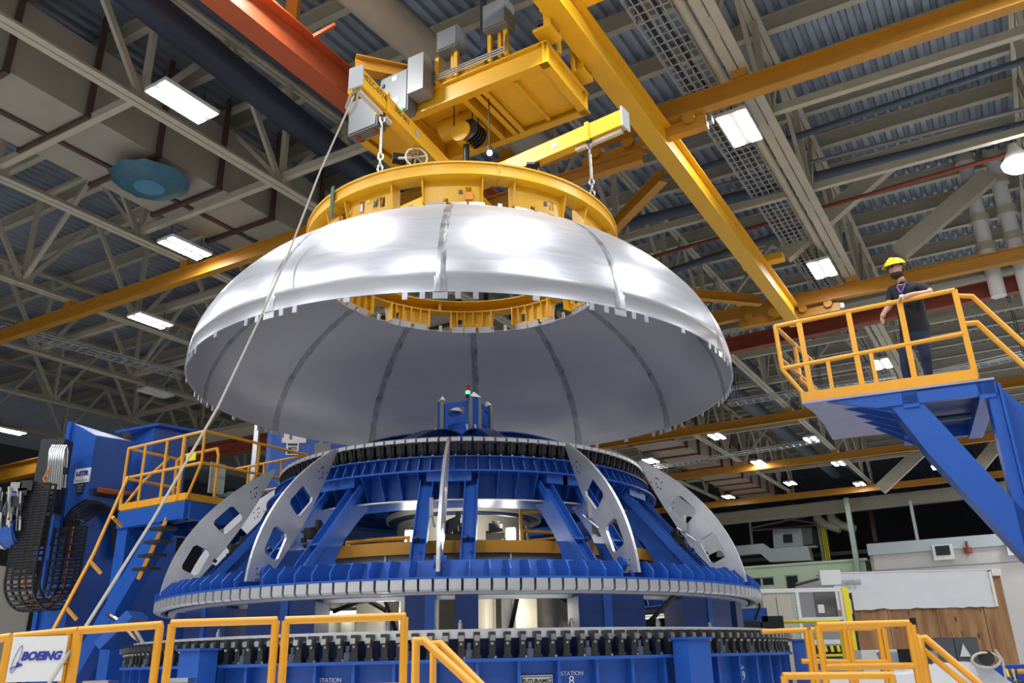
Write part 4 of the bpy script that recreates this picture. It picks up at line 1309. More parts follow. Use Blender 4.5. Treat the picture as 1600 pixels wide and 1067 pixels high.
for a0, a1, hh in ((-32, -12, .24), (20, 34, .55), (-70, -50, .55), (50, 80, .55), (140, 175, .8), (-175, -140, .8)):
    pts = [cyl(2.5, a0 + (a1 - a0) * i / 5, 2.88 + hh) for i in range(6)]
    MB().tube([cyl(2.5, a0, 2.88)] + pts + [cyl(2.5, a1, 2.88)], .024, 8).build('guard_rail', 'safety', walk, smooth=True)
    MB().tube([cyl(2.5, a0 + (a1 - a0) * i / 5, 2.88 + hh * .55) for i in range(6)], .02, 8).build('mid_rail', 'safety', walk, smooth=True)
for a in (10, 32, -28, 75, -75, 150, -150, 120, -120):
    MB().tube([cyl(2.2, a, 0), cyl(2.2, a, 2.84)], .12, 12).build('walk_post', 'tank', walk, smooth=True)
# lit work lamps inside
for i, (px, py, Y, lab) in enumerate(((798, 834, 11.2, 'white-glowing work lamp inside the fixture, right of the front legs'), (640, 838, 11.3, 'white-glowing work lamp inside the fixture, behind the front legs'))):
    p = aty(px, py, Y)
    t = thing('work_lamp', lab, 'lamp', p)
    MB().box(tuple(p), (.11, .05, .15)).build('lamp_glass', mat('work_lamp_glass', (.9, .9, .9), .4, emit=(1, .96, .86), estr=45), t)
    MB().box(tuple(p + V((0, .05, 0))), (.15, .05, .19)).build('lamp_body', 'dark', t)
    MB().tube([p - UP * .08, V((p.x, p.y, 2.88))], .015, 6).build('lamp_stand', 'dark', t)
# cream tank legs seen between posts under the lower ring
cab = thing('inner_enclosure', 'cream columns and walls seen under the lower ring of the fixture', 'enclosure', ax)
for a, r, w in ((8, 1.9, .5), (-12, 1.8, .35), (20, 2.6, .25), (36, 2.2, .5), (-26, 2.3, .4), (-40, 2.6, .3), (170, 2.6, .9), (140, 2.4, .7), (-150, 2.5, .7), (-120, 2.4, .5), (100, 2.4, .5)):
    p = cyl(r, a, 0); n = (p - ax).normalized()
    MB().box((0, 0, 1.4), (w, .06, 2.7), frame(p, (-n.y, n.x, 0))).build('panel', 'tank', cab)
for a in (-33, -9, 13, 29):
    MB().tube([cyl(3.0, a, 0), cyl(3.0, a, 2.66)], .07, 12).build('pipe_post', 'tank', cab, smooth=True)
# black hydraulic hoses
for i, (pp_) in enumerate([[(596, 918), (606, 950), (620, 990)], [(811, 918), (806, 945), (797, 985)], [(1054, 930), (1030, 955), (1005, 982)], [(868, 928), (890, 942), (905, 948)],
                           [(520, 956), (560, 940), (575, 938), (605, 955)]]):
    o = MB().tube([aty(px, py, 9.6) for px, py in pp_], .025, 8).build('hose', 'black', loc=aty(*pp_[0], 9.6), smooth=True)
    tag(o, ['black hose slanting down left of the front post under the lower ring', 'black hose slanting down right of the front post under the lower ring', 'black hose slanting at far right under the lower ring',
            'short black hose at right under the lower ring, beside the tube lamp', 'bent black hose arching over the left tube lamp under the lower ring'][i], 'hose', 'black hoses under the lower ring')
def inner_light(p, power, size):  # bare point lights added to brighten the fixture's interior, without lamp bodies
    d = bpy.data.lights.new('interior_fill', 'POINT'); d.energy = power; d.shadow_soft_size = size; d.color = (1, .95, .84)
    o = bpy.data.objects.new('interior_fill', d); COL.objects.link(o); o.location = p
inner_light(cyl(1.9, 12, 3.2), 14, .08); inner_light(cyl(1.9, -15, 3.2), 14, .08); inner_light(cyl(1.8, 160, 3.2), 20, .08)
inner_light(cyl(2.9, -14, 2.2), 14, .1); inner_light(cyl(2.9, 14, 2.2), 14, .1); inner_light(cyl(2.6, 150, 2.2), 24, .1)
p = aty(560, 958, 13.5)
t = thing('tube_lamp', 'lit white tube lamp seen between the posts, left', 'lamp', p)
MB().box(tuple(p), (.85, .1, .08)).build('tube', 'lamp_white' if 'lamp_white' in M else mat('tube_glass', (.9, .9, .9), .4, emit=(1, 1, 1), estr=5), t)
MB().box(tuple(p + UP * .06), (.95, .16, .05)).build('fitting', 'white', t)
p = aty(880, 948, 14.5)
t = thing('tube_lamp', 'lit white tube lamp seen between the posts, right', 'lamp', p)
MB().box(tuple(p), (.55, .1, .09)).build('tube', mat('tube_glass', (.9, .9, .9), .4, emit=(1, 1, 1), estr=5), t)
MB().box(tuple(p + UP * .07), (.62, .16, .05)).build('fitting', 'white', t)
# ================================================================ worker platform on the right
ZPL = 5.1
E0, E1 = atz(1253, 629, ZPL), atz(1553, 589, ZPL)
ED = (E1 - E0).normalized(); EN = V((-ED.y, ED.x, 0))
if EN.y < 0: EN = -EN
def onp(px, py, off=0.0):                      # on the vertical plane of the platform's front edge, pushed back by off
    d = ray(px, py)
    return EYEV + d * (EN.dot(E0 + EN * off) / EN.dot(d))
pf = thing('worker_platform', 'cantilevered blue work platform with yellow railing, worker standing on it', 'platform', E1)
# floor plate with curved free end
edge = [atz(1253, 631, ZPL - .03), atz(1272, 645, ZPL - .03), atz(1288, 664, ZPL - .03), atz(1301, 687, ZPL - .03)]
DEP = (edge[-1] - E0).dot(EN)
far = E1 + EN * DEP - UP * .03
far.z = ZPL - .03
MB().extrude(edge + [far, V((E1.x, E1.y, ZPL - .03))], (0, 0, .03)).build('floor_plate', 'lilac' if 'lilac' in M else mat('plate_lilac', (0.30, 0.31, 0.45), .5), pf)
S0 = (onp(1325, 614) - E0).dot(ED)
SL = (E1 - E0).dot(ED)
PFR = frame(V((E0.x, E0.y, 0)), ED)            # x along the edge, y into depth
if (PFR.to_3x3() @ V((0, 1, 0))).dot(EN) < 0: raise RuntimeError
MB().prism([(S0 - .3, ZPL - .03), (SL, ZPL - .03), (SL, ZPL - .22), (S0 + .35, ZPL - .22)], frame(PFR @ V((0, .05, 0)), ED), .1).build('edge_beam', 'blue', pf)
MB().box(((S0 + SL) / 2 + .4, DEP - .05, ZPL - .13), (SL - S0 - .8, .1, .2), PFR).build('edge_beam', 'blue', pf)
sC = (onp(1435, 625) - E0).dot(ED)
MB().box((SL - .12, DEP / 2, ZPL - .15), (.2, DEP, .24), PFR).build('cross_beam', 'blue', pf)
MB().box((sC - .1, DEP / 2, ZPL - .15), (.2, DEP, .24), PFR).build('cross_beam', 'blue', pf)
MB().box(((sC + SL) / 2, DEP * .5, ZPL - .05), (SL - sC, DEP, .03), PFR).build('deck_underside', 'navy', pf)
MB().tube([PFR @ V((sC, DEP * .55, ZPL - .16)), PFR @ V((SL - .2, DEP * .55, ZPL - .16))], .05, 8).build('service_pipe', 'bluegrey', pf)
for i in range(5):
    y = .08 + DEP * .9 * i / 4.6
    s0 = S0 - .22 + .12 * i
    MB().prism([(s0, ZPL - .03), (sC, ZPL - .03), (sC, ZPL - .42)], frame(PFR @ V((0, y, 0)), ED), .02).build('tapered_rib', 'blue', pf)
# strut and column, front and rear pair
st = [onp(1389, 630), onp(1437, 624), onp(1578, 774), onp(1640, 838), onp(1640, 905), onp(1600, 869), onp(1450, 707)]
cl_ = [onp(1539, 597), onp(1556, 594)]
def flat(p): return V(p)
for off, nm in ((.02, 'front'),):
    MB().extrude([p + EN * off for p in st], EN * .5).build('diagonal_strut', 'blue', pf)
    w = (cl_[1] - cl_[0]).dot(ED)
    c = cl_[0] + ED * (w / 2) + EN * (off + .17)
    MB().box((0, 0, (ZPL - .03) / 2), (w, .34, ZPL - .03), frame(V((c.x, c.y, 0)), ED)).build('column', 'blue', pf)
    MB().box((w / 2 + .02, 0, (ZPL - .1) / 2), (.03, .5, ZPL - .1), frame(V((c.x, c.y, 0)), ED)).build('column_flange', 'blue', pf)
q = onp(1558, 600, .3)
MB().extrude([q, onp(1640, 668, .3), onp(1640, 1000, .3), V((q.x, q.y, 2.2))], EN * .05).build('side_panel', 'blue', pf)
# railing
RR = .034
def rail(name, pts, r=RR, m='safety', par=None):
    return MB().tube(pts, r, 10).build(name, m, par or pf, smooth=True)
off = .04
top = [onp(1211, 510, off), onp(1492, 453, off)]
rail('top_rail', top)
rail('mid_rail', [onp(1222, 576, off), onp(1506, 521, off)])
rail('post', [onp(1211, 510, off), onp(1222, 577, off), onp(1267, 630, off)])
for a, b in (((1248, 503), (1271, 629)), ((1325, 487), (1350, 616)), ((1405, 470), (1432, 605)), ((1491, 453), (1525, 590))):
    p, q = onp(*a, off), onp(*b, off)
    MB().bar(p, q, .075, .05, EN).build('post', 'safety', pf)
for a, b in (((1293, 563), (1303, 622)), ((1360, 550), (1373, 612))):
    p = onp(*a, off); q = onp(*b, off)
    MB().bar(p, q, .055, .04, EN).build('short_post', 'safety', pf)
tb0, tb1 = (onp(1253, 629) - E0).dot(ED), (onp(1528, 590) - E0).dot(ED)
MB().box(((tb0 + tb1) / 2, .0, ZPL + .075), (tb1 - tb0, .02, .15), PFR).build('toe_board', 'safety', pf)
# free end rail going back, and rear rail
c0 = onp(1211, 510, off); cb = c0 + EN * (DEP * .8) + ED * .35
rail('end_rail', [c0, cb]); rail('end_rail', [c0 - UP * .52, cb - UP * .52])
rail('post', [c0.lerp(cb, .5), c0.lerp(cb, .5) - UP * .6, c0.lerp(cb, .5) - UP * 1.12 + ED * .45])
rail('rear_rail', [cb, E1 + EN * DEP + UP * 1.02]) if False else None
# stair rails leaving to the right
rail('stair_rail', [onp(1494, 462, off), onp(1519, 463, off + .1), onp(1620, 556, off + .1)])
rail('stair_rail', [onp(1506, 506, off), onp(1526, 504, off + .1), onp(1620, 590, off + .1)])
for i in range(4):
    p = onp(1570 + 22 * i, 640 + 22 * i, .8)
    MB().box((0, 0, 0), (.28, .8, .04), frame(p, ED)).build('stair_tread', 'dark', pf)

# ================================================================ the worker
def skin_body(name, verts, edges, radii, sub=2):
    me = bpy.data.meshes.new(name)
    me.from_pydata([tuple(v) for v in verts], edges, [])
    o = bpy.data.objects.new(name, me); COL.objects.link(o)
    o.modifiers.new('s', 'SKIN'); ss = o.modifiers.new('d', 'SUBSURF'); ss.levels = sub; ss.render_levels = sub
    o.modifiers['s'].branch_smoothing = .6
    sv = me.skin_vertices[0].data
    for i, r in enumerate(radii):
        sv[i].radius = r if isinstance(r, tuple) else (r, r)
    sv[0].use_root = True
    dg = bpy.context.evaluated_depsgraph_get()
    dg.update()
    ev = o.evaluated_get(dg)
    m2 = bpy.data.meshes.new_from_object(ev)
    bpy.data.objects.remove(o)
    return m2
feet_z = ZPL
man = thing('person', 'person in yellow hard hat, dark polo shirt and jeans leaning on the platform railing', 'person', onp(1436, 600, .32))
B = {}
def J(n, px, py, off): B[n] = onp(px, py, off)
J('pelvis', 1430, 524, .36); J('belly', 1426, 494, .34); J('chest', 1420, 466, .32); J('upper', 1417, 449, .32); J('neck', 1411, 442, .30); J('headb', 1405, 431, .28)
J('shL', 1440, 449, .30); J('elL', 1455, 457, .12); J('wrL', 1424, 460, .02); J('hdL', 1411, 465, -.01)
J('shR', 1393, 452, .42); J('elR', 1390, 478, .36); J('wrR', 1382, 487, .12); J('hdR', 1378, 496, .08)
J('hipL', 1443, 532, .36); J('knL', 1448, 566, .34); J('anL', 1452, 596, .40)
J('hipR', 1415, 534, .40); J('knR', 1414, 568, .38); J('anR', 1420, 600, .44)
for k_ in ('anL', 'anR'): B[k_].z = feet_z + .09
B['toL'] = B['anL'] + V((-.12, -.17, -.05)); B['toR'] = B['anR'] + V((-.14, -.14, -.05))
names = ['pelvis', 'belly', 'chest', 'upper', 'neck', 'headb', 'shL', 'elL', 'wrL', 'hdL', 'shR', 'elR', 'wrR', 'hdR', 'hipL', 'knL', 'anL', 'toL', 'hipR', 'knR', 'anR', 'toR']
ix = {n: i for i, n in enumerate(names)}
ed = [('pelvis', 'belly'), ('belly', 'chest'), ('chest', 'upper'), ('upper', 'neck'), ('neck', 'headb'), ('upper', 'shL'), ('shL', 'elL'), ('elL', 'wrL'), ('wrL', 'hdL'),
      ('upper', 'shR'), ('shR', 'elR'), ('elR', 'wrR'), ('wrR', 'hdR'), ('pelvis', 'hipL'), ('hipL', 'knL'), ('knL', 'anL'), ('anL', 'toL'), ('pelvis', 'hipR'), ('hipR', 'knR'), ('knR', 'anR'), ('anR', 'toR')]
rad = {'pelvis': (.225, .18), 'belly': (.265, .22), 'chest': (.255, .20), 'upper': (.19, .14), 'neck': .062, 'headb': .062, 'shL': .1, 'elL': .052, 'wrL': .034, 'hdL': .04,
       'shR': .1, 'elR': .052, 'wrR': .034, 'hdR': .04, 'hipL': .115, 'knL': .075, 'anL': .055, 'toL': .045, 'hipR': .115, 'knR': .075, 'anR': .055, 'toR': .045}
bm_ = skin_body('body', [B[n] for n in names], [(ix[a], ix[b]) for a, b in ed], [rad[n] for n in names])
for mm in ('skin', 'shirt', 'jeans', 'black'): bm_.materials.append(M[mm])
def near_seg(p, a, b):
    ab = b - a; t_ = max(0, min(1, (p - a).dot(ab) / ab.length_squared)); return (p - a - ab * t_).length, t_
segs = [(a, b) for a, b in ed]
waist = B['pelvis'].z + .02
for pl in bm_.polygons:
    c = pl.center
    best = min(((near_seg(c, B[a], B[b])[0] / (max(rad[a] if not isinstance(rad[a], tuple) else rad[a][0], .03)), a, b, near_seg(c, B[a], B[b])[1]) for a, b in segs), key=lambda q: q[0])
    _, a, b, t_ = best
    mi = 1
    if a in ('neck', 'headb') or (b == 'neck' and t_ > .75): mi = 0
    elif a in ('wrL', 'wrR'): mi = 0
    elif a == 'elL' or a == 'elR': mi = 0
    elif a in ('shL', 'shR'): mi = 1 if t_ < .8 else 0
    elif a in ('hipL', 'hipR', 'knL', 'knR'): mi = 2
    elif a in ('anL', 'anR'): mi = 3
    elif c.z < waist: mi = 2
    if c.z < feet_z + .1: mi = 3
    pl.material_index = mi
    pl.use_smooth = True
bo = bpy.data.objects.new('body', bm_); COL.objects.link(bo); bo.parent = man
bm_.transform(Matrix.Translation(-WL[man]))
WL[bo] = V(WL[man])
# fingers
def fingers(h, w, fwd, down, nm):
    mb = MB()
    fwd = fwd.normalized(); side = fwd.cross(down).normalized()
    for i, L in enumerate((.075, .085, .08, .06)):
        o_ = h + side * (-.03 + .02 * i) + fwd * .02
        mb.tube([o_, o_ + fwd * L * .5 + down * .012, o_ + fwd * L * .75 + down * L * .45, o_ + fwd * L * .8 + down * L * .8], [.011, .0105, .0095, .008], 8)
    o_ = h + side * -.03 - fwd * .03
    mb.tube([o_, o_ - side * .03 + fwd * .03 + down * .01, o_ - side * .035 + fwd * .065 + down * .03], [.013, .012, .009], 8)
    mb.build(nm, 'skin', man, smooth=True)
fingers(B['hdL'], None, (B['hdL'] - B['wrL']), V((-.2, -.5, -1)).normalized(), 'hand_fingers')
fingers(B['hdR'], None, (B['hdR'] - B['wrR']), V((.5, -.6, -.5)).normalized(), 'hand_fingers')
# head: facing left and slightly towards the camera
hc = onp(1399.5, 420, .27)
fd = V((-.88, -.42, -.16)).normalized()
HF = frame(hc, fd)                             # x forward, z up
MB().sphere(hc, .112, 20, 14, (1.0, .82, 1.22), HF).build('head', 'skin', man, smooth=True)
MB().add([HF @ V(p) for p in ((.102, -.012, .03), (.102, .012, .03), (.142, 0, -.025), (.105, -.018, -.03), (.105, .018, -.03))], [(0, 1, 2), (0, 2, 3), (1, 4, 2), (3, 2, 4)]).build('nose', 'skin', man)
MB().sphere(HF @ V((.012, 0, -.098)), .098, 16, 10, (.98, .88, .66), HF).build('beard', 'hair', man, smooth=True)
MB().sphere(HF @ V((-.035, 0, -.005)), .112, 16, 10, (.82, .9, .95), HF).build('hair', 'hair', man, smooth=True)
MB().sphere(HF @ V((-.005, -.095, -.005)), .026, 10, 8, (.7, .35, 1.1), HF).sphere(HF @ V((-.005, .095, -.005)), .026, 10, 8, (.7, .35, 1.1), HF).build('ears', 'skin', man, smooth=True)
MB().box((.112, 0, -.07), (.012, .05, .012), HF).build('mouth', mat('lips', (.35, .12, .1), .5), man)
for y in (-.034, .034):
    MB().sphere(HF @ V((.098, y, .022)), .013, 10, 8).build('eye', 'white', man, smooth=True)
g = MB()
for y in (-.036, .036): g.box((.116, y, .02), (.008, .05, .034), HF)
g.bar(HF @ V((.116, -.06, .03)), HF @ V((-.01, -.1, .02)), .006, .008).bar(HF @ V((.116, .06, .03)), HF @ V((-.01, .1, .02)), .006, .008)
g.build('safety_glasses', 'glass', man)
# hard hat
hat = MB()
hz = .055
rings = []
for i in range(8):
    ph = PI / 2 * i / 7
    rings.append(((.15) * math.cos(ph), hz + .115 * math.sin(ph)))
vs, fs = [], []
NN = 24
for r, z in rings:
    for j in range(NN):
        t_ = 2 * PI * j / NN
        vs.append(HF @ V((r * 1.1 * math.cos(t_) - .005, r * .95 * math.sin(t_), z)))
for i in range(7):
    for j in range(NN):
        a = i * NN + j; b = i * NN + (j + 1) % NN
        fs.append((a, b, b + NN, a + NN))
hat.add(vs, fs)
brim = []
for j in range(NN):
    t_ = 2 * PI * j / NN
    k = .014 + .06 * max(0, math.cos(t_)) ** 2
    brim.append(((.15 * 1.1) * math.cos(t_) - .005, .15 * .95 * math.sin(t_), k))
vs = [HF @ V((x, y, hz)) for x, y, k in brim] + [HF @ V((x + k * (1 if x > 0 else -1) * abs(x) / .15, y * (1 + k * 3), hz - .012 - k * .25)) for x, y, k in brim]
hat.add(vs, [(j, (j + 1) % NN, NN + (j + 1) % NN, NN + j) for j in range(NN)])
hat.build('hard_hat', 'hat', man, smooth=True)
MB().tube([HF @ V((.15 - .025 * i, 0, .075 + .1 * math.sin((i + 1) / 13 * PI) )) for i in range(13)], .012, 8).build('hat_ridge', 'hat', man, smooth=True)
# collar, lanyard with badge, chest mark
up_ = B['upper']; nk = B['neck']
cn = V((-.75, -.66, 0)).normalized(); sd = V((cn.y, -cn.x, 0))
l1 = [nk + sd * .06 - cn * .02 + UP * .0, up_ + sd * .075 + cn * .155, B['chest'] + cn * .235 + sd * .01 + UP * .02]
l2 = [nk - sd * .06 - cn * .02, up_ - sd * .06 + cn * .165, B['chest'] + cn * .235 + UP * .02]
MB().tube(l1, .012, 6).tube(l2, .012, 6).build('lanyard', 'lanyard', man, smooth=True)
MB().box((0, 0, -.05), (.06, .008, .08), frame(B['chest'] + cn * .245, sd)).build('badge', 'white', man)
MB().tube([nk + cn * .065 - UP * .02, nk + sd * .07 - UP * .02, nk - cn * .06, nk - sd * .07 - UP * .02, nk + cn * .065 - UP * .02], .02, 8).build('collar', 'shirt', man, smooth=True)
# ================================================================ left machine tower
A1, A2, A3, Bp = aty(113, 660, 14.9), aty(128, 657, 14.85), aty(150, 680, 14.65), aty(209, 690, 15.5)
tw = thing('machine_tower', 'tall blue machine tower at left carrying the I-STIR plate', 'machine', V((A3.x, A3.y, 0)))
bk = V((A1.x + (Bp.x - A3.x), A1.y + (Bp.y - A3.y), 0))
def vert(p, z): return V((p.x, p.y, z))
prof_ = [(A1, A1.z), (A3, A3.z), (Bp, Bp.z), (bk, A1.z - .1)]
vs = [vert(p, z) for p, z in prof_] + [vert(p, 0) for p, _ in prof_]
MB().add(vs, [(0, 1, 2, 3), (7, 6, 5, 4), (0, 4, 5, 1), (1, 5, 6, 2), (2, 6, 7, 3), (3, 7, 4, 0)]).build('tower_body', 'blue', tw)
fA = V((A3.x - A1.x, A3.y - A1.y, 0)).normalized(); nA = V((fA.y, -fA.x, 0))
fB = V((Bp.x - A3.x, Bp.y - A3.y, 0)).normalized(); nB = V((fB.y, -fB.x, 0))
def onv(px, py, p0, n, off=0.0):
    d = ray(px, py); return EYEV + d * ((V(p0) + n * off).dot(n) - EYEV.dot(n)) * (1 / d.dot(n))
MB().bar(vert(A1, A1.z) + nA * .02, vert(A1, .1) + nA * .02, .08, .1, fA).build('edge_strip', 'blue', tw)
ct = onv(129, 743, A3, nA, .012)
f = frame(ct, fA)
MB().box((0, 0, 0), (.37, .02, .26), f).build('name_plate', 'white', tw)
text('I-STIR', .118, face(ct + nA * .014 + UP * .035, fA, UP), 'ink', tw, bold=.006)
MB().box((0, -.012, -.085), (.3, .004, .03), f).build('plate_line', 'ltgrey', tw)
ct = onv(125, 763, A3, nA, .012); f = frame(ct, fA)
MB().box((0, 0, 0), (.17, .015, .16), f).build('maker_plate', 'dark', tw)
MB().box((0, -.01, .055), (.14, .006, .025), f).box((0, -.01, -.055), (.14, .006, .025), f).build('plate_bars', 'greysteel', tw)
text('MTS', .06, face(ct + nA * .012, fA, UP), 'ltgrey', tw)
# trough with cables on face B and bundled hoses
pt = [onv(148, 768, A3, nB, .03), onv(205, 776, A3, nB, .03), onv(205, 800, A3, nB, .03)]
MB().tube(pt, .07, 6).build('cable_trough', 'dark', tw)
for k_ in range(3):
    MB().tube([p + UP * (.06 - .03 * k_) + nB * .07 for p in pt], .014, 6).build('copper_cable', 'orange', tw, smooth=True)
random.seed(2)
for k_ in range(8):
    u = k_ * 3.4
    P_ = [(96 + u, 838), (100 + u, 812), (112 + u * .8, 795 + u * .9), (132 + u * .8, 782 + u * .9), (155 + u, 784 + u * .6), (170 + u * .9, 798), (176 + u * .6, 826), (176 + u * .6, 870)]
    MB().tube([onv(x, y, A3, nA, .08 + .03 * k_) if x < 140 else onv(x, y, A3, nB, .12) for x, y in P_], .017, 7).build('hose', 'black', tw, smooth=True)
MB().box((0, 0, 0), (1.0, .25, .2), frame(onv(93, 863, A3, nA, .2), fA)).build('bracket_arm', 'blue', tw)
MB().bar(onv(70, 730, A3, nA, .25), onv(52, 800, A3, nA, .25), .12, .12).build('bracket_arm', 'blue', tw)
MB().bar(onv(100, 760, A3, nA, .2), onv(86, 855, A3, nA, .2), .1, .1).build('bracket_arm', 'blue', tw)
# energy chain: a U of black slats
ec = thing('energy_chain', 'black U-shaped cable carrier of open slats hanging in front of the left tower', 'cable carrier', aty(60, 955, 13.6))
uh = V((.27, .95, 0)).normalized(); wh = V((.95, -.27, 0)).normalized()
c0 = aty(68, 900, 13.7)
ztop, zb = aty(70, 765, 13.7).z, aty(60, 948, 13.7).z
Rr = .40
path = []
n1 = 34
for i in range(n1): path.append(c0 - uh * Rr + UP * (ztop - (ztop - zb - Rr) * i / n1 - c0.z))
for i in range(17):
    t_ = PI * i / 16
    path.append(c0 - uh * (Rr * math.cos(t_)) + UP * (zb + Rr - Rr * math.sin(t_) - c0.z))
for i in range(1, 16): path.append(c0 + uh * Rr + UP * (zb + Rr + .055 * i * 1.1 - c0.z))
hw = .27
for s in (-1, 0.0, 1):
    for o_ in (-.06, .06):
        pts = []
        for i, p in enumerate(path):
            a = path[max(0, i - 1)]; b = path[min(len(path) - 1, i + 1)]
            d = (b - a).normalized(); nn = d.cross(wh)
            pts.append(p + nn * o_ + wh * (hw * s))
        mb = MB()
        for a, b in zip(pts[:-1], pts[1:]): mb.bar(a, b, .03, .03, wh)
        mb.build('side_link', 'black', ec)
for i, p in enumerate(path):
    a = path[max(0, i - 1)]; b = path[min(len(path) - 1, i + 1)]
    d = (b - a).normalized(); nn = d.cross(wh)
    MB().bar(p + nn * .06 - wh * hw, p + nn * .06 + wh * hw, .032, .02, nn).build('slat', 'black', ec)
    if i % 2 == 0: MB().bar(p - nn * .06 - wh * hw, p - nn * .06 + wh * hw, .028, .02, nn).build('slat', 'black', ec)
MB().tube([p + wh * .05 for p in path], .015, 6).build('orange_cable', 'orange', ec, smooth=True)
tb_ = thing('pipe_bank', 'bank of bent silver pipes above the black cable carrier', 'pipes', aty(90, 760, 13.9))
for k_ in range(7):
    x = 78 + 3.6 * k_
    MB().tube([aty(x - 6, 765, 13.9), aty(x - 2, 722, 13.9), aty(x + 1, 702, 13.9), aty(x + 4, 697, 13.95), aty(x + 6, 706, 14.0), aty(x + 1, 762, 14.1)], .022, 8).build('pipe', 'steel', tb_, smooth=True)
MB().box((0, 0, 0), (.4, .1, .1), frame(aty(86, 736, 13.98), (1, 0, 0))).build('pipe_clamp', 'dark', tb_)
MB().tube([aty(78, 730, 13.8), aty(68, 748, 13.75), aty(72, 758, 13.75), aty(78, 768, 13.8)], .018, 6).build('orange_hose', 'orange', tb_, smooth=True)
MB().box((0, 0, 0), (.42, .3, 1.3), frame(aty(80, 745, 14.35), (1, 0, 0))).build('back_plate', 'dark', tb_)
# spindle head at the left edge
hd = thing('spindle_head', 'tilted blue machine head covered in loose cables at the left edge', 'machine', aty(25, 810, 13.6))
MB().bar(aty(52, 768, 13.8), aty(22, 835, 13.6), .42, .5, (0, 1, 0)).build('head_body', 'navy', hd)
MB().tube([aty(-12, 838, 13.4), aty(30, 832, 13.4)], .22, 18).build('spindle', 'blue', hd, smooth=True)
MB().tube([aty(4, 836, 13.4), aty(8, 835, 13.4)], .235, 18).build('spindle_band', 'steel', hd, smooth=True)
MB().tube([aty(25, 833, 13.4), aty(32, 831, 13.4)], .2, 18).build('spindle_cap', 'navy', hd, smooth=True)
for x, y, w in ((46, 760, .2), (40, 770, .15), (30, 785, .22), (18, 800, .16), (12, 815, .2), (30, 762, .18)):
    MB().box(tuple(aty(x, y, 13.3)), (w, .2, w * .8)).build('valve_block', random.choice(['dark', 'grey', 'steel']), hd)
for k_ in range(16):
    x0 = random.uniform(-5, 45); pts = []
    for i in range(5):
        pts.append(aty(x0 + (i * 3 - 6) * random.uniform(.5, 1.6) - i * 4, 765 + i * 15 + random.uniform(-5, 5), 13.15 + random.uniform(-.05, .1)))
    MB().tube(pts, .014, 6).build('cable', random.choice(['ltgrey', 'black', 'dark', 'beige', 'dark'] if k_ % 5 else ['steel']), hd, smooth=True)
MB().tube([aty(52, 752, 13.6), aty(51, 756, 13.6)], .05, 10).build('green_lamp', 'green_led', hd)
# neighbour tower blocks
C1, C2, C3 = aty(206, 672, 16.2), aty(243, 662, 15.6), aty(297, 672, 16.4)
t = thing('machine_column', 'plain blue machine column behind the left platform', 'machine', V((C2.x, C2.y, 0)))
bk = V((C1.x + C3.x - C2.x, C1.y + C3.y - C2.y, 0))
vs = [vert(p, C2.z) for p in (C1, C2, C3, bk)] + [vert(p, 0) for p in (C1, C2, C3, bk)]
MB().add(vs, [(0, 1, 2, 3), (7, 6, 5, 4), (0, 4, 5, 1), (1, 5, 6, 2), (2, 6, 7, 3), (3, 7, 4, 0)]).build('column_body', 'blue', t)
MB().box((0, 0, 0), (1.2, 1.2, .05), frame(V(((C1.x + C3.x) / 2, (C1.y + C3.y) / 2, C2.z + .02)), (C3 - C2))).build('top_cap', 'blue', t)
# MTS column behind the fixture
D1, D2, D3 = aty(417, 690, 18.6), aty(434, 690, 17.6), aty(620, 690, 17.9)
t = thing('machine_column', 'blue machine column with MTS plate behind the fixture', 'machine', V((D2.x, D2.y, 0)))
bk = V((D1.x + D3.x - D2.x, D1.y + D3.y - D2.y, 0)); zt_ = aty(450, 655, 17.6).z
vs = [vert(p, zt_) for p in (D1, D2, D3, bk)] + [vert(p, 0) for p in (D1, D2, D3, bk)]
MB().add(vs, [(0, 1, 2, 3), (7, 6, 5, 4), (0, 4, 5, 1), (1, 5, 6, 2), (2, 6, 7, 3), (3, 7, 4, 0)]).build('column_body', 'blue', t)
fD = (V((D3.x, D3.y, 0)) - V((D2.x, D2.y, 0))).normalized(); nD = V((fD.y, -fD.x, 0))
ct = onv(457, 701, D2, nD, .012); f = frame(ct, fD)
MB().box((0, 0, 0), (.27, .02, .28), f).build('maker_plate', 'white', t)
MB().box((0, -.012, .09), (.21, .006, .045), f).box((0, -.012, -.09), (.21, .006, .045), f).build('plate_bars', 'blackink', t)
text('MTS', .10, face(ct + nD * .015, fD, UP), 'blackink', t, bold=.003)
ct = onv(460, 683, D2, nD, .012)
MB().box((0, 0, 0), (.52, .02, .26), frame(ct, fD)).build('name_plate', 'white', t)
rk = D1 + V((-.25, 0, 0))
MB().bar(vert(rk, zt_ + .5), vert(rk, 0), .12, .1).build('gear_rack', 'steel', t)
MB().box((0, 0, 0), (.35, .3, .28), frame(onv(505, 705, D2, nD, .3), fD)).build('junction_box', 'greysteel', t)
# tan wall at the far left
w0 = aty(-60, 860, 17); w1 = aty(52, 895, 19)
o = MB().extrude([vert(w0, 0), vert(w1, 0), vert(w1, aty(52, 893, 19).z), vert(w0, aty(-60, 872, 17).z)], (0, .12, 0)).build('partition_wall', 'panelwall', loc=vert(w1, 0))
tag(o, 'plain tan partition wall behind the black cable carrier at far left', 'partition')

# ================================================================ left access platform
ZL = aty(290, 779, 12.6).z
Dn = atz(290, 779, ZL); Ln = atz(187, 797, ZL); Rn = atz(362, 793, ZL)
vL = (Ln - Dn); vR = (Rn - Dn).normalized()
vLn = vL.normalized()
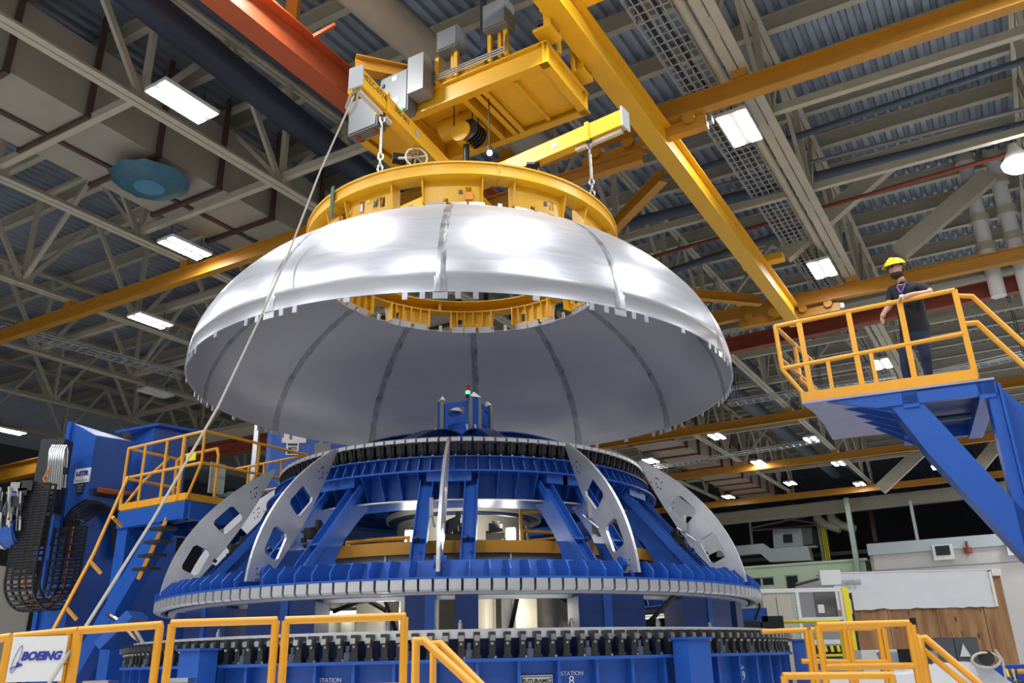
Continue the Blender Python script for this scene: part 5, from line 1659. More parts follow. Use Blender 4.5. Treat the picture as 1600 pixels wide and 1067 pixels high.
# depth direction square to the near edge
dp = V((-vLn.y, vLn.x, 0)); dp = dp if dp.y > 0 else -dp
Rn = Dn + dp * 1.9 + vLn * -.25
ap = thing('access_platform', 'blue access platform with yellow railing and stairs, left of the fixture', 'platform', V((Dn.x, Dn.y, 0)))
def lp(u, v, z): return Dn + vLn * u + dp * v + UP * z
LU = vL.length
MB().extrude([lp(0, 0, -.04), lp(LU, 0, -.04), lp(LU, 2.2, -.04), lp(-.1, 2.2, -.04)], (0, 0, .04)).build('deck', 'grey', ap)
MB().bar(lp(0, 0, .04), lp(LU, 0, .04), .02, .11).build('toe_board', 'safety', ap)
MB().bar(lp(0, 0, .04), lp(-.1, 2.2, .04), .02, .11).build('toe_board', 'safety', ap)
MB().bar(lp(-.02, .05, -.17), lp(LU, .05, -.17), .14, .26).build('edge_beam', 'blue', ap)
MB().bar(lp(0, .05, -.17), lp(-.1, 2.2, -.17), .14, .26).build('edge_beam', 'blue', ap)
MB().bar(lp(LU, .05, -.17), lp(LU, 2.2, -.17), .14, .26).build('edge_beam', 'blue', ap)
for v in (.6, 1.2, 1.8):
    MB().bar(lp(0, v, -.12), lp(LU, v, -.12), .08, .16).build('joist', 'navy', ap)
MB().bar(lp(LU - .12, .15, -.3), V((lp(LU - .12, .15, 0).x, lp(LU - .12, .15, 0).y, 0)), .26, .26, dp).build('column', 'blue', ap)
MB().bar(lp(.25, 1.3, -.3), V((lp(.25, 1.3, 0).x, lp(.25, 1.3, 0).y, 0)), .24, .24, dp).build('column', 'blue', ap)
MB().bar(lp(LU, 1.9, -.3), V((lp(LU, 1.9, 0).x, lp(LU, 1.9, 0).y, 0)), .24, .24, dp).build('column', 'blue', ap)
MB().bar(lp(.55, .12, -.3), lp(LU + .75, .12, -2.6), .3, .22, dp).build('diagonal_brace', 'blue', ap)
MB().bar(lp(.2, 1.2, -.3), lp(LU - .3, .4, -2.7), .26, .2, dp).build('diagonal_brace', 'navy', ap)
MB().box((0, 0, 0), (LU + .4, .9, 1.3), frame(lp(LU / 2, 1.4, -3.0), vLn)).build('base_cabinet', 'blue', ap)
rl = lambda name, pts, r=.024: MB().tube(pts, r, 8).build(name, 'safety', ap, smooth=True)
HT, HM = 1.02, .52
ov = -.28                                       # corner leans out over the fixture
tc0 = lp(ov, 0, HT); mc0 = lp(ov, 0, HM)
rl('top_rail', [lp(LU, 0, HT), tc0]); rl('mid_rail', [lp(LU, 0, HM), mc0])
rl('top_rail', [tc0, lp(ov - .1, 2.1, HT)]); rl('mid_rail', [mc0, lp(ov - .1, 2.1, HM)])
rl('post', [tc0, mc0, lp(-.02, 0, 0)])
for u in (LU, LU * .72, LU * .38): rl('post', [lp(u, 0, HT), lp(u, 0, 0)])
rl('post', [lp(LU * .12, 0, HT), lp(LU * .12, 0, 0)], .032)
rl('post', [lp(ov - .05, 1.05, HT), lp(ov - .05, 1.05, HM), lp(-.06, .9, 0)])
rl('post', [lp(ov - .1, 2.1, HT), lp(ov - .1, 2.1, HM), lp(-.1, 2.1, 0)])
rl('top_rail', [lp(ov - .1, 2.1, HT), lp(LU * .9, 2.1, HT)]); rl('mid_rail', [lp(ov - .1, 2.1, HM), lp(LU * .9, 2.1, HM)])
for u in (.25, .7, 1.1): rl('post', [lp(u, 2.1, HT), lp(u, 2.1, 0)])
rl('top_rail', [lp(LU, 0, HT), lp(LU, 1.0, HT)]); rl('mid_rail', [lp(LU, 0, HM), lp(LU, 1.0, HM)])
rl('post', [lp(LU, .8, HT), lp(LU - .1, .3, HM), lp(LU, .05, .05)])
rl('gate_rail', [lp(LU * .7, .6, .1), lp(LU * .7, .6, .85), lp(LU * .62, .6, .92), lp(.15, .6, .92), lp(.1, .6, .8), lp(.1, .6, .05)])
MB().box((0, 0, 0), (.24, .02, .14), frame(lp(LU * .45, .56, .86), -vLn)).build('yellow_plate', 'yellowsign', ap)
MB().box((0, 0, 0), (.3, .02, .5), frame(lp(.2, .7, .45), dp)).build('grey_panel', 'ltgrey', ap)
# stairs under/behind and the ladder rail on the left
for i in range(4):
    MB().box((0, 0, 0), (.38, .22, .04), frame(aty(256 - 9 * i, 826 + 21 * i, 12.6), vLn)).build('stair_tread', 'dark', ap)
MB().bar(aty(262, 808, 12.8), aty(216, 905, 12.8), .03, .06).build('stair_stringer', 'safety', ap)
rl('stair_rail', [aty(200, 745, 12.4), aty(146, 866, 11.7), aty(80, 990, 11.0)])
for a, b in (((176, 808), (190, 822)), ((141, 877), (158, 896)), ((103, 949), (120, 968))):
    rl('rail_stub', [aty(*a, 12.0 if a[0] > 150 else 11.6), aty(*b, 12.2 if a[0] > 150 else 11.7)], .026)
o = MB()
p = lp(-.1, 1.1, .12)
o.sphere(p, .5, 14, 8, (1.1, .8, .28)).build('tarp', 'tarp', None, loc=p, smooth=True)
tp = [x for x in COL.objects if x.name == 'tarp'][0]
tag(tp, 'dark green folded tarp lying on the left access platform', 'tarp')
# lower-left machine slide with hoses
t = thing('machine_slide', 'blue slide block with bundled pale hoses below the left platform', 'machine', aty(185, 985, 11.3))
MB().bar(aty(165, 1010, 11.4), aty(215, 960, 11.4), .5, .12).build('slide_plate', 'blue', t)
for k_ in range(6):
    MB().tube([aty(166 + 6 * k_, 958 + 3 * k_, 11.2), aty(190 + 5 * k_, 975 + 3 * k_, 11.2), aty(205 + 4 * k_, 992 + 3 * k_, 11.25)], .022, 6).build('hose', ['black', 'beige', 'steel', 'orange', 'black', 'ltgrey'][k_], t, smooth=True)

# ================================================================ foreground railings
def fence(label, Y, rails, posts, r=.027, cat='railing', loc=None, m='safety'):
    p0 = aty(*posts[0][0], Y)
    t = thing('guard_railing', label, cat, V((p0.x, p0.y, 0)))
    for pts in rails:
        MB().tube([aty(x, y, Y) for x, y in pts], r, 10).build('top_rail' if pts is rails[0] else 'rail', m, t, smooth=True)
    for a, b in posts:
        p = aty(*a, Y); q = aty(*b, Y)
        d = (q - p); q2 = p + d * (p.z / (p.z - q.z)) if abs(p.z - q.z) > 1e-3 else V((p.x, p.y, 0))
        q2 = V((p.x, p.y, 0))
        MB().tube([p, q2], r, 10).build('post', m, t, smooth=True)
    return t
fence('yellow railing section cut off at the left edge', 5.9, [[(-30, 1002), (17, 995)]], [((15, 996), (5, 1067)), ((-30, 1002), (-40, 1067))])
f1 = fence('yellow railing section with the white BOEING sign', 5.9, [[(22, 995), (122, 985)]], [((20, 996), (8, 1067)), ((109, 987), (96, 1067)), ((121, 986), (108, 1067))])
fence('yellow railing section just right of the sign, in front of the left stairs', 5.9, [[(124, 985), (253, 976)]], [((124, 986), (110, 1067)), ((250, 977), (234, 1067))])
fence('yellow railing section in front of the left pilaster', 5.9, [[(268, 974), (433, 969)]], [((269, 975), (256, 1067)), ((431, 970), (420, 1067))])
fence('yellow railing section left of the stair handrails', 5.9, [[(446, 969), (634, 963)], [(446, 1076), (630, 1073)]], [((447, 970), (438, 1067)), ((632, 964), (627, 1067))])
# faint tape marks
t = thing('stair_handrail', 'left one of two yellow stair handrails sloping down at bottom centre', 'handrail', V((aty(650, 1002, 5.7).x, 5.7, 0)))
MB().tube([V((aty(650, 1002, 5.7).x, 5.7, 0)), aty(650, 1002, 5.7), aty(663, 1001, 5.7), aty(790, 1118, 5.4)], .027, 10).build('rail', 'safety', t, smooth=True)
t = thing('stair_handrail', 'right one of two yellow stair handrails sloping down at bottom centre', 'handrail', V((aty(677, 1006, 6.1).x, 6.1, 0)))
MB().tube([V((aty(677, 1006, 6.1).x, 6.1, 0)), aty(677, 1006, 6.1), aty(688, 1005, 6.1), aty(790, 1107, 5.8)], .024, 10).build('rail', 'safety', t, smooth=True)
# the sign
q = [aty(22, 995, 5.86), aty(108, 987, 5.86), aty(97, 1060, 5.86), aty(5, 1066, 5.86)]
zt2 = (q[0].z + q[1].z) / 2 - .012; zb2 = q[3].z
x0, x1 = q[0].x, q[1].x
cx_ = (x0 + x1) / 2; cz_ = (zt2 + zb2) / 2
sg = thing('company_sign', 'white sign with slanted blue BOEING lettering hung on the railing', 'sign', V((cx_, 5.86, zb2)))
MB().box((cx_, 5.86, cz_), (x1 - x0, .012, zt2 - zb2)).build('board', 'white', sg)
text('BOEING', .072, face(V((cx_ + .025, 5.852, cz_ + .015)), (1, 0, 0), UP), 'ink', sg, shear=.25, bold=.0035)
sx, sz = x0 + .05, cz_ + .0
mb = MB()
ring = [V((sx + .018 * math.cos(2 * PI * i / 20) + .02 * math.sin(2 * PI * i / 20), 5.85, sz + .085 * math.sin(2 * PI * i / 20))) for i in range(21)]
mb.tube(ring, .0018, 5, False).tube([V((sx - .035, 5.85, sz - .06)), V((sx, 5.85, sz - .045)), V((sx + .04, 5.85, sz - .03))], .003, 5)
mb.add([V((sx + .0, 5.851, sz - .055)), V((sx + .05, 5.851, sz - .04)), V((sx + .005, 5.851, sz - .015))], [(0, 1, 2)])
mb.build('emblem', 'ink', sg)
MB().tube([V((x1 - .02, 5.85, zb2 + .1)), V((x1 + .03, 5.85, zb2 + .105))], .004, 6).build('cable_tie', 'black', sg)
# small objects at the bottom edge
for (px, py, w, lab) in ((158, 1062, .17, 'dark box with shiny lid at the bottom edge, right of the sign'), (283, 1058, .15, 'dark box with shiny lid at the bottom edge, behind the railing post')):
    p = aty(px, py, 6.6)
    t = thing('equipment_box', lab, 'box', V((p.x, p.y, 0)))
    MB().box((p.x, p.y, p.z / 2 - .03), (w, .15, p.z - .02)).build('body', 'dark', t)
    MB().box((p.x, p.y, p.z - .02), (w + .02, .17, .03)).build('lid', 'steel', t)
# ================================================================ right foreground railings and equipment
fence('yellow railing with double end post, front one at lower right', 8.4, [[(1276, 977), (1420, 973)], [(1289, 1042), (1430, 1040)]],
      [((1278, 977), (1292, 1067)), ((1419, 973), (1430, 1067)), ((1425, 976), (1436, 1067))], .032)
fence('yellow railing section behind the front one, left third at lower right', 9.6, [[(1190, 987), (1260, 984)], [(1252, 1033), (1268, 1033)]], [((1259, 985), (1269, 1067))], .028)
fence('yellow railing section behind the front one, middle third at lower right', 9.6, [[(1266, 984), (1318, 982)], [(1272, 1033), (1326, 1034)]], [((1266, 984), (1276, 1067)), ((1318, 982), (1329, 1067))], .028)
fence('yellow railing section behind the front one, right third at lower right', 9.6, [[(1325, 982), (1379, 980)], [(1333, 1034), (1386, 1034)]], [((1325, 983), (1337, 1067)), ((1372, 981), (1382, 1067)), ((1380, 981), (1389, 1067))], .028)
fence('low yellow railing nearest to the bottom edge at lower right', 8.0, [[(1223, 1056), (1395, 1055)]], [((1225, 1056), (1230, 1067)), ((1393, 1055), (1398, 1067))], .033)
fence('thin bright yellow railing beyond the pilaster, in front of the beige cupboard', 15, [[(1140, 974), (1311, 970)]], [((1210, 972), (1212, 1010)), ((1311, 970), (1313, 1020)), ((1150, 974), (1151, 1000))], .03, m='yellowsign')
t = thing('stair_handrail', 'yellow double stair handrail sloping down to the right at lower right', 'handrail', V((aty(1438, 998, 8.6).x, 8.6, 0)))
MB().tube([V((aty(1438, 998, 8.6).x, 8.6, 0)), aty(1437, 998, 8.6), aty(1446, 997, 8.6), aty(1600, 1128, 8.3)], .033, 10).build('rail', 'safety', t, smooth=True)
MB().tube([aty(1442, 1014, 8.6), aty(1600, 1146, 8.3)], .03, 10).build('mid_rail', 'safety', t, smooth=True)
MB().tube([aty(1424, 1000, 8.7), aty(1440, 1012, 8.6)], .03, 10).build('link_rail', 'safety', t, smooth=True)

# plywood crate with white sheeting
YC = 21
def vq(px, py, Y): return aty(px, py, Y)
x0, x1 = aty(1318, 1000, YC).x, aty(1585, 1000, YC).x
zt = aty(1555, 893, YC).z
cr = thing('plywood_crate', 'large plywood crate half covered by white sheeting at lower right', 'crate', V(((x0 + x1) / 2, YC, 0)))
nb = 7
for i in range(nb):
    xa = x0 + (x1 - x0) * i / nb; xb = x0 + (x1 - x0) * (i + 1) / nb
    MB().box(((xa + xb) / 2, YC + .02 * (i % 2), zt / 2), (xb - xa - .012, .04, zt)).build('plywood_panel', 'ply', cr)
MB().box((x1 - .02, YC + 1.5, zt / 2), (.04, 3, zt)).build('plywood_panel', 'ply', cr)
MB().box(((x0 + x1) / 2, YC + 1.5, zt), (x1 - x0, 3, .04)).build('lid', 'ply', cr)
MB().box((x0 + .02, YC + 1.5, zt / 2), (.04, 3, zt)).build('side_sheeting', 'sheet', cr)
MB().box((x0 - .1, YC - .02, zt - .05), (.5, .12, .35)).build('sheeting_flap', 'white', cr)
zs = aty(1450, 950, YC).z
ns = 24
mb = MB(); random.seed(9)
vs = []
for j in range(9):
    for i in range(ns + 1):
        x = x0 - .05 + (x1 - x0 - .25) * i / ns
        z = zt + .06 + (zs - zt - .06) * j / 8 + (random.uniform(-.02, .02) if j == 8 else 0)
        vs.append(V((x, YC - .05 - random.uniform(0, .025), z)))
mb.add(vs, [(j * (ns + 1) + i, j * (ns + 1) + i + 1, (j + 1) * (ns + 1) + i + 1, (j + 1) * (ns + 1) + i) for j in range(8) for i in range(ns)])
mb.box(((x0 + x1) / 2, YC + 1.4, zt + .05), (x1 - x0 + .04, 2.95, .03))
mb.build('sheeting', 'sheet', cr, smooth=True)
xe = x1 - .28
MB().box((xe, YC - .09, (zt + zs) / 2), (.06, .03, zt - zs)).build('sheeting_edge', 'white', cr)
MB().box((x1 - .12, YC - .04, zt - .02), (.22, .12, .16)).build('sheeting_knot', 'white', cr)
for k_, (w, py) in enumerate(((.46, 908), (.52, 912.5), (.38, 918))):
    p = aty(1330, py, YC - .09)
    text(('CONTRACT', 'CORPORATE', 'U.S. 12')[k_], .085, face(p, (1, 0, 0), UP), 'grey', cr)
# beige cupboard and wire cage cell
p = aty(1216, 1000, 17)
t = thing('beige_cupboard', 'tall beige two-door cupboard right of the fixture', 'cupboard', V((p.x, 17, 0)))
zt_ = aty(1210, 930, 17).z; xa, xb = aty(1193, 960, 17).x, aty(1237, 960, 17).x
MB().box(((xa + xb) / 2, 17.25, zt_ / 2), (xb - xa, .5, zt_)).build('body', 'beige', t)
for s in (0, 1):
    w = (xb - xa) / 2
    MB().box((xa + w * (s + .5), 16.98, zt_ / 2), (w - .02, .03, zt_ - .06)).build('door', 'beige', t)
MB().box(((xa + xb) / 2 + .04, 16.95, zt_ * .62), (.03, .03, .14)).build('handle', 'steel', t)
ce = thing('machine_cell', 'white framed machine cell with wire mesh and yellow corner, left of the crate', 'machine cell', V((aty(1290, 1000, 18.5).x, 18.5, 0)))
Yc = 18.5
xs = [aty(x, 960, Yc).x for x in (1185, 1249, 1318)]
zt_ = aty(1300, 921, Yc).z; zm = aty(1300, 966, Yc).z
for x in xs: MB().box((x, Yc, zt_ / 2), (.07, .07, zt_)).build('frame_post', 'white', ce)
MB().box(((xs[0] + xs[2]) / 2, Yc, zt_), (xs[2] - xs[0], .08, .08)).build('frame_beam', 'white', ce)
MB().box(((xs[1] + xs[2]) / 2, Yc, zm), (xs[2] - xs[1], .06, .06)).build('frame_beam', 'white', ce)
MB().box((xs[2] + .09, Yc - .02, zt_ / 2), (.12, .12, zt_ + .05)).build('yellow_post', 'yellowsign', ce)
xg0, xg1 = aty(1282, 950, Yc).x, aty(1316, 950, Yc).x
MB().box(((xg0 + xg1) / 2, Yc + .3, (zt_ + zm) / 2), (xg1 - xg0, .03, zt_ - zm - .06)).build('grey_shutter', 'dkgrey', ce)
for i in range(14):
    MB().box((xg0 + (xg1 - xg0) * (i + .5) / 14, Yc + .27, (zt_ + zm) / 2), (.02, .03, zt_ - zm - .1)).build('shutter_rib', 'greysteel', ce)
mb = MB()
for i in range(28):
    x = xs[0] + (xs[1] - xs[0]) * i / 27; mb.box((x, Yc, (zt_ + .6) / 2), (.008, .008, zt_ - .6))
for j in range(36):
    mb.box(((xs[0] + xs[1]) / 2, Yc, .7 + (zt_ - .7) * j / 35), (xs[1] - xs[0], .008, .008))
o = mb.build('wire_mesh', 'white', ce); o['kind'] = 'stuff'
p = aty(1283, 951, Yc - .05); MB().box(tuple(p), (.13, .02, .17)).build('white_notice', 'white', ce)
MB().box((aty(1334, 950, Yc).x, Yc + .3, zt_ * .75), (.02, .6, zt_ * .45)).build('end_panel', 'dkgrey', ce)
MB().box((aty(1333, 947, Yc).x - .03, Yc + .12, aty(1332, 947, Yc).z), (.02, .2, .3)).build('white_notice', 'white', ce)
for k_, (ya, mm) in enumerate(((1003, 'white'), (1018, 'dark'), (1024, 'yellowsign'), (1036, 'blue'))):
    z = aty(1290, ya, Yc).z
    MB().box(((xs[1] + xs[2]) / 2 - .1, Yc + .15, z), (xs[2] - xs[1] + .3, .4, .09 if k_ < 3 else .25)).build(('shelf', 'shelf', 'yellow_beam', 'base_panel')[k_], mm, ce)
for i in range(10):
    MB().box((0, 0, 0), (.06, .02, .12), frame(aty(1275 + 5 * i, 1013.5, Yc - .08), (.8, 0, .6)) @ Matrix.Rotation(.5, 4, 'Y')).build('hazard_stripe', 'yellowsign' if i % 2 else 'blackink', ce)
# stack of dark kit behind the ring right end
t = thing('machine_carriage', 'blue machine carriage with dark boxes right of the lower silver ring', 'machine', aty(1170, 970, 14.5))
p = aty(1160, 962, 14.5)
MB().box((p.x, 14.6, p.z), (.75, .5, .22)).build('body', 'blue', t)
MB().box((p.x - .05, 14.4, p.z - .17), (.5, .4, .14)).build('drive_box', 'black', t)
MB().box((p.x + .45, 14.5, p.z - .12), (.35, .3, .2)).build('drive_box', 'dark', t)
MB().tube([aty(1176, 928, 14.2), aty(1183, 932, 14.2), aty(1187, 948, 14.2), aty(1180, 968, 14.3)], .02, 6).build('hose', 'black', t, smooth=True)
MB().box((p.x, 14.7, (p.z - .2) / 2), (.5, .4, p.z - .2)).build('pedestal', 'blue', t)
MB().tube([aty(1170, 926, 14.2), aty(1182, 929, 14.2)], .05, 8).build('sensor', 'dark', t)
# grey cabinet with warning sign, console, white covered table, hose coil, stack light
t = thing('grey_cabinet', 'slate grey electrical cabinet with white triangle sign, in front of the crate', 'cabinet', V((aty(1490, 1010, 15.5).x, 15.5, 0)))
xa, xb = aty(1453, 1010, 15.5).x, aty(1529, 1010, 15.5).x; zt_ = aty(1490, 996, 15.5).z
MB().box(((xa + xb) / 2, 15.8, zt_ / 2), (xb - xa, .6, zt_)).build('body', 'dkgrey', t)
for s in (0, 1):
    MB().box((xa + (xb - xa) * (.25 + .5 * s), 15.49, zt_ / 2), ((xb - xa) / 2 - .015, .03, zt_ - .03)).build('door', 'dkgrey', t)
p = aty(1507, 1018, 15.44)
mb = MB(); mb.extrude([p + V((-.09, 0, -.08)), p + V((.10, 0, -.08)), p + V((0, 0, .13))], (0, .01, 0)); mb.build('warning_sign', 'white', t)
t = thing('operator_console', 'white operator console with dark screen and yellow stop button', 'console', V((aty(1432, 1040, 12.5).x, 12.5, 0)))
p = aty(1432, 1035, 12.5)
MB().box((p.x - .02, 12.7, p.z - .1), (.72, .3, .5)).build('body', 'ltgrey', t)
MB().box((p.x, 12.53, p.z + .05), (.44, .03, .26)).build('screen', 'black', t)
MB().box((p.x + .1, 12.51, p.z + .05), (.24, .02, .18)).build('display', 'bluegrey', t)
MB().tube([V((p.x + .26, 12.55, p.z - .16)), V((p.x + .26, 12.47, p.z - .16))], .045, 12).build('stop_button', 'yellowsign', t, smooth=True)
MB().tube([V((p.x - .12, 12.55, p.z - .18)), V((p.x - .12, 12.5, p.z - .18))], .02, 10).build('button', 'red_led', t, smooth=True)
MB().box((p.x, 12.7, (p.z - .35) / 2), (.3, .3, p.z - .35)).build('pedestal', 'ltgrey', t)
p = aty(1433, 1006, 12.9)
t = thing('stack_light', 'stack light with glowing amber segment above the front railing end post', 'stack light', p)
for nm, mm, za, zb in (('base', 'dark', -.25, -.02), ('green_lens', mat('green_lens_off', (.02, .12, .03), .3), -.02, .05), ('amber_lens', 'amber_led', .05, .13), ('red_lens', 'red_led', .13, .23), ('cap', 'black', .23, .36)):
    MB().tube([p + UP * za, p + UP * zb], .045, 14).build(nm, mm, t, smooth=True)
MB().tube([V((p.x, p.y, 0)), p - UP * .2], .025, 8).build('pole', 'dark', t)
t = thing('covered_table', 'low equipment table under white plastic sheeting at the bottom right', 'covered table', V((aty(1480, 1060, 11).x, 11.3, 0)))
xa, xb = aty(1290, 1060, 11).x, aty(1580, 1060, 11).x
zt_ = aty(1450, 1052, 11).z
vs = []; nx_, ny_ = 30, 8; random.seed(4)
for j in range(ny_ + 1):
    for i in range(nx_ + 1):
        x = xa + (xb - xa) * i / nx_; y = 11.0 + .8 * j / ny_
        u = i / nx_
        z = zt_ + .0 + .12 * (1 if u > .5 else .3) * math.exp(-((u - .72) / .22) ** 2) * (1 - .3 * (j / ny_)) + random.uniform(-.015, .015) - (.25 * max(0, u - .9) * 6)
        vs.append(V((x, y, z)))
mb = MB().add(vs, [(j * (nx_ + 1) + i, j * (nx_ + 1) + i + 1, (j + 1) * (nx_ + 1) + i + 1, (j + 1) * (nx_ + 1) + i) for j in range(ny_) for i in range(nx_)])
mb.build('sheeting', 'sheet', t, smooth=True)
fv = [v.copy() for v in vs[:nx_ + 1]]
MB().add(fv + [V((v.x + .02 * math.sin(i * 1.3), v.y - .06 - .03 * math.sin(i * 2.1), 0.3)) for i, v in enumerate(fv)], [(i, i + 1, nx_ + 2 + i, nx_ + 1 + i) for i in range(nx_)]).build('sheeting_skirt', 'sheet', t, smooth=True)
MB().box(((xa + xb) / 2, 11.4, .65), (xb - xa - .3, .7, 1.2)).build('table_body', 'dkgrey', t)
for i in range(3):
    p = aty(1541, 1034 + i, 10.8)
t = thing('hose_coil', 'coil of pale hose with dark reel on the white sheeting', 'hose', aty(1541, 1030, 10.9))
for k_ in range(4):
    c = aty(1541 + k_ * 1.5, 1031 + k_ * .8, 10.8 + .05 * k_)
    pts = [c + V((.17 * math.cos(2 * PI * i / 20), .03 * k_, .085 * math.sin(2 * PI * i / 20))) for i in range(21)]
    MB().tube(pts, .014, 7, False).build('loop', 'beige', t, smooth=True)
MB().tube([aty(1555, 1015, 10.8), aty(1566, 1030, 10.8), aty(1572, 1062, 10.8)], .014, 7).build('hose_end', 'beige', t, smooth=True)
MB().tube([aty(1541, 1028, 10.8), aty(1541, 1028, 11.0)], .09, 14).build('reel', 'black', t, smooth=True)
p = aty(1582, 1045, 12)
t = thing('blue_tarp_bundle', 'crumpled blue tarp at the right edge beside the hose coil', 'tarp', V((p.x, p.y, p.z - .1)))
MB().box((p.x + .1, 12.2, p.z - .2), (.7, .5, .5)).build('bundle', 'bluetarp', t)
MB().box((p.x, 12.2, p.z * .4 - .1), (.5, .4, p.z * .8 - .3)).build('support', 'dark', t)
MB().tube([aty(1570, 1050, 11.6), aty(1620, 1048, 11.6)], .03, 8).build('yellow_rail', 'safety', t, smooth=True)
for k_ in range(4):
    MB().tube([aty(1572 + 5 * k_, 1045, 11.5), aty(1576 + 5 * k_, 1056 + 3 * k_, 11.45), aty(1590 + 3 * k_, 1066, 11.5)], .012, 6).build('cable', ['yellowsign', 'black', 'beige', 'black'][k_], t, smooth=True)
t = thing('white_cabinet', 'low white cabinet with blue stripe in front of the crate', 'cabinet', V((aty(1372, 1020, 16).x, 16, 0)))
xa, xb = aty(1344, 1020, 16).x, aty(1400, 1020, 16).x; zt_ = aty(1370, 1015, 16).z
MB().box(((xa + xb) / 2, 16.2, zt_ / 2), (xb - xa, .5, zt_)).build('body', 'white', t)
MB().box(((xa + xb) / 2 + .1, 15.94, zt_ - .07), (.3, .01, .03)).build('stripe', 'ink', t)
MB().box(((xa + xb) / 2 + .35, 15.95, zt_ / 2), (.02, .02, zt_ - .05)).build('edge_trim', 'ltgrey', t)

# ================================================================ buildings at the back of the hall
BG = 66.8
t = thing('office_building', 'pale green flat-roofed office building inside the hall, right background', 'building', V((atb(1260, 940, BG).x, atb(1260, 940, BG).y, 0)))
aL, aR = to_ab(atb(1120, 890, BG))[0], to_ab(atb(1352, 878, BG))[0]
zt_ = atb(1250, 882, BG).z
wf = frame(hall(aL, BG, 0), hall(aR, BG, 0) - hall(aL, BG, 0))
WLn = (hall(aR, BG, 0) - hall(aL, BG, 0)).length
def s_on(px, py): p = wf.inverted() @ atb(px, py, BG); return p.x, p.z
holes = []
for q in ([(1171, 903), (1189, 902), (1189, 916), (1171, 917)], [(1191, 902), (1209, 901), (1209, 915), (1191, 916)], [(1226, 899), (1247, 898), (1250, 919), (1229, 921)], [(1276, 898), (1295, 897), (1298, 917), (1279, 919)]):
    holes.append([s_on(*c) for c in q])
rect = [[(min(c[0] for c in h), min(c[1] for c in h)), (max(c[0] for c in h), min(c[1] for c in h)), (max(c[0] for c in h), max(c[1] for c in h)), (min(c[0] for c in h), max(c[1] for c in h))] for h in holes]
MB().frameplate([(0, 0), (WLn, 0), (WLn, zt_), (0, zt_)], rect, wf, .2).build('front_wall', 'green', t)
MB().box((WLn - .1, 3, zt_ / 2), (.2, 6, zt_), wf).build('side_wall', 'beige', t)
MB().box((WLn / 2, 3, zt_ + .05), (WLn + .3, 6.4, .16), wf).build('roof_slab', 'green', t)
for r_ in rect:
    xm = (r_[0][0] + r_[1][0]) / 2; zm_ = (r_[0][1] + r_[2][1]) / 2; w_, h_ = r_[1][0] - r_[0][0], r_[2][1] - r_[0][1]
    wn = MB()
    for s in (-1, 1):
        wn.box((xm + s * (w_ / 2 - .04), .05, zm_), (.08, .12, h_), wf); wn.box((xm, .05, zm_ + s * (h_ / 2 - .04)), (w_, .12, .08), wf)
    wo = wn.build('window', 'palegreen', t)
    pn = MB().box((xm, .08, zm_), (w_, .03, h_), wf).build('pane', 'glass', wo)
MB().box((WLn * .5, 4, 2.5), (WLn - .5, .2, 5), wf).build('inner_wall', 'wall', t)
for (x, y, dx) in ((1238, 906, 0), (1197, 908, 0), (1179, 909, 0)):
    p = atb(x, y, BG + 2.5); MB().box((0, 0, 0), (.5, .2, .12), frame(p, AH)).build('window_glow', 'amber_led' if False else mat('window_glow', (.9, .9, .9), .4, emit=(1, 1, 1), estr=6), t)  # small glowing boxes set behind the window panes
# ducts and air unit on the roof
def slab(pts, b, depth, name, m, lab, cat):
    ps = [atb(x, y, b) for x, y in pts]
    o = MB().extrude(ps, BH * depth).build(name, m, loc=ps[0]); return tag(o, lab, cat)
slab([(1120, 856), (1192, 849), (1203, 857), (1262, 853), (1268, 875), (1203, 878), (1188, 865), (1120, 870)], 68, 1.0, 'roof_duct', 'galv', 'galvanised duct stepping down along the roof of the green building', 'duct')
t = thing('air_handler', 'galvanised air handling unit with dark square grille above the green building', 'air handler', atb(1230, 855, 71))
ps = [atb(x, y, 71) for x, y in ((1207, 827), (1252, 825), (1255, 853), (1209, 856))]
MB().extrude(ps, BH * 2.5).build('casing', 'galv', t)
ps = [atb(x, y, 70.9) for x, y in ((1223, 835), (1237, 834), (1238, 847), (1224, 848))]
MB().extrude(ps, BH * .08).build('grille', 'black', t)
ps = [atb(x, y, 71) for x, y in ((1252, 825), (1268, 824), (1270, 850), (1255, 852))]
MB().extrude(ps, BH * 2.0).build('side_casing', 'greysteel', t)
slab([(1205, 857), (1276, 852), (1276, 855), (1205, 860)], 69.5, .5, 'support_beam', 'palegreen', 'pale green beam carrying the air handling unit', 'beam')
for (p, q, w, m, lab) in [((1322, 778), (1346, 900), .34, 'palegreen', 'slender pale green building column in the right background'),
                          ((1422, 782), (1446, 900), .2, 'ltgrey', 'thin white pole in front of the grey block building'),
                          ((1170, 804), (1177, 850), .18, 'beige', 'thin beige post left of the air handling unit'),
                          ((1278, 815), (1287, 876), .22, 'cream', 'cream post with pipes right of the air handling unit'),
                          ((1360, 798), (1368, 846), .3, 'brown', 'brown column behind the grey block building')]:
    bb = 66.2 if m in ('palegreen', 'ltgrey') else 71
    A_ = atb(*p, bb); B_ = atb(*q, bb); B_ = V((A_.x, A_.y, B_.z if m not in ('palegreen', 'ltgrey') else 0))
    o = MB().bar(A_, B_, w, w, BH).build('slim_column', m, loc=B_); tag(o, lab, 'column')
for i, x in enumerate((1283, 1286, 1289)):
    A_, B_ = atb(x, 822, 70.5), atb(x + 7, 876, 70.5); B_.x, B_.y = A_.x, A_.y
    o = MB().tube([A_, B_], .05, 8).build('gas_pipe', 'yellowsign', loc=B_); tag(o, ('left', 'middle', 'right')[i] + ' one of three thin yellow vertical pipes beside the air handling unit', 'pipe', 'yellow pipes beside the air handling unit')
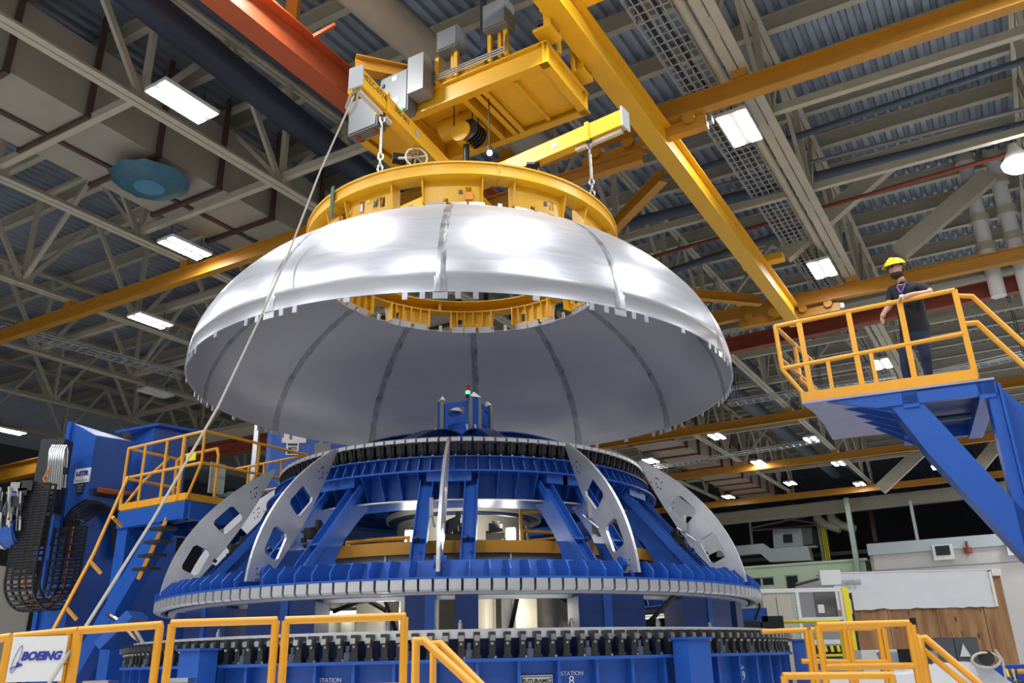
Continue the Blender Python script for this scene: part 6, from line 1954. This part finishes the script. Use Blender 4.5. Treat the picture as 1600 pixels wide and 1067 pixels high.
for i, (p, q) in enumerate([((1175, 825), (1280, 802)), ((1172, 803), (1280, 818)), ((1175, 829), (1280, 820))]):
    A_, B_ = atb(*p, 73), atb(*q, 73)
    o = MB().bar(A_, B_, .12, .12, BH).build('cross_brace', 'beige', loc=A_); tag(o, ('thin pale brace rising to the right above the air handling unit', 'thin pale brace falling to the right above the air handling unit', 'thin pale level bar above the air handling unit')[i], 'brace', 'thin braces above the air handling unit')
for (x, y, lab) in ((1274, 796, 'bent cream pipe stub under the deep girder, left one'), (1296, 796, 'bent cream pipe stub under the deep girder, right one')):
    A_ = atb(x, y - 6, 70)
    o = MB().tube([A_, A_ - UP * 1.0, A_ - UP * 1.5 - AH * .5 + BH * .2, A_ - UP * 2 - AH * 1.6], .33, 12).build('pipe_stub', 'cream', loc=A_, smooth=True); tag(o, lab, 'pipe')
# grey block building
BK = 62.5
aL, aR = to_ab(atb(1364, 900, BK))[0], -24.0
zt_ = atb(1365, 850, BK).z
bf = frame(hall(aL, BK, 0), hall(aR, BK, 0) - hall(aL, BK, 0)); BL = (hall(aR, BK, 0) - hall(aL, BK, 0)).length
t = thing('block_building', 'grey block building with window air conditioners at far right', 'building', hall(aL, BK, 0))
MB().box((BL / 2, .1, zt_ / 2), (BL, .2, zt_), bf).build('front_wall', 'block', t)
MB().box((.1, 3, zt_ / 2), (.2, 6, zt_), bf).build('side_wall', 'block', t)
MB().box((BL / 2, 3, zt_ - .35), (BL + .1, 6.3, .75), bf).build('parapet', 'bluegrey' if False else mat('parapet_grey', (.42, .47, .50), .6), t)
MB().box((BL / 2, -.02, zt_ - 1.75), (BL, .03, .03), bf).build('joint_line', 'greysteel', t)
for k_ in range(8):
    MB().box((BL * .55 + 6, -.02, 1.0 + .32 * k_), (12, .03, .03), bf).build('siding_groove', 'greysteel', t)
for (x, y) in ((1474, 863), (1590, 855)):
    p = atb(x, y, BK - .15); f = frame(p, AH)
    ac = MB().box((0, 0, 0), (1.2, .5, .95), frame(p, -AH)).build('window_air_conditioner', 'white', t)
    MB().box((0, -.27, .1), (.85, .05, .6), frame(p, -AH)).build('grille', 'black', ac)
p = atb(1512, 858, BK - .2)
MB().tube([p + UP * .5, p + UP * .1], .08, 8).tube([p + UP * .1, p - UP * .25], .24, 12).build('alarm_bell', 'oxide', t, smooth=True)
# dark upper storage behind
for i, (bq, z) in enumerate(((76, 6.5), (76, 9.5))):
    MB_ = MB().bar(hall(30, bq, z), hall(-26, bq, z), .3, .3)
    o = MB_.build('back_girder', 'greysteel', loc=hall(0, bq, z)); tag(o, ('lower', 'upper')[i] + ' dark girder in the shadowed back of the hall', 'girder')
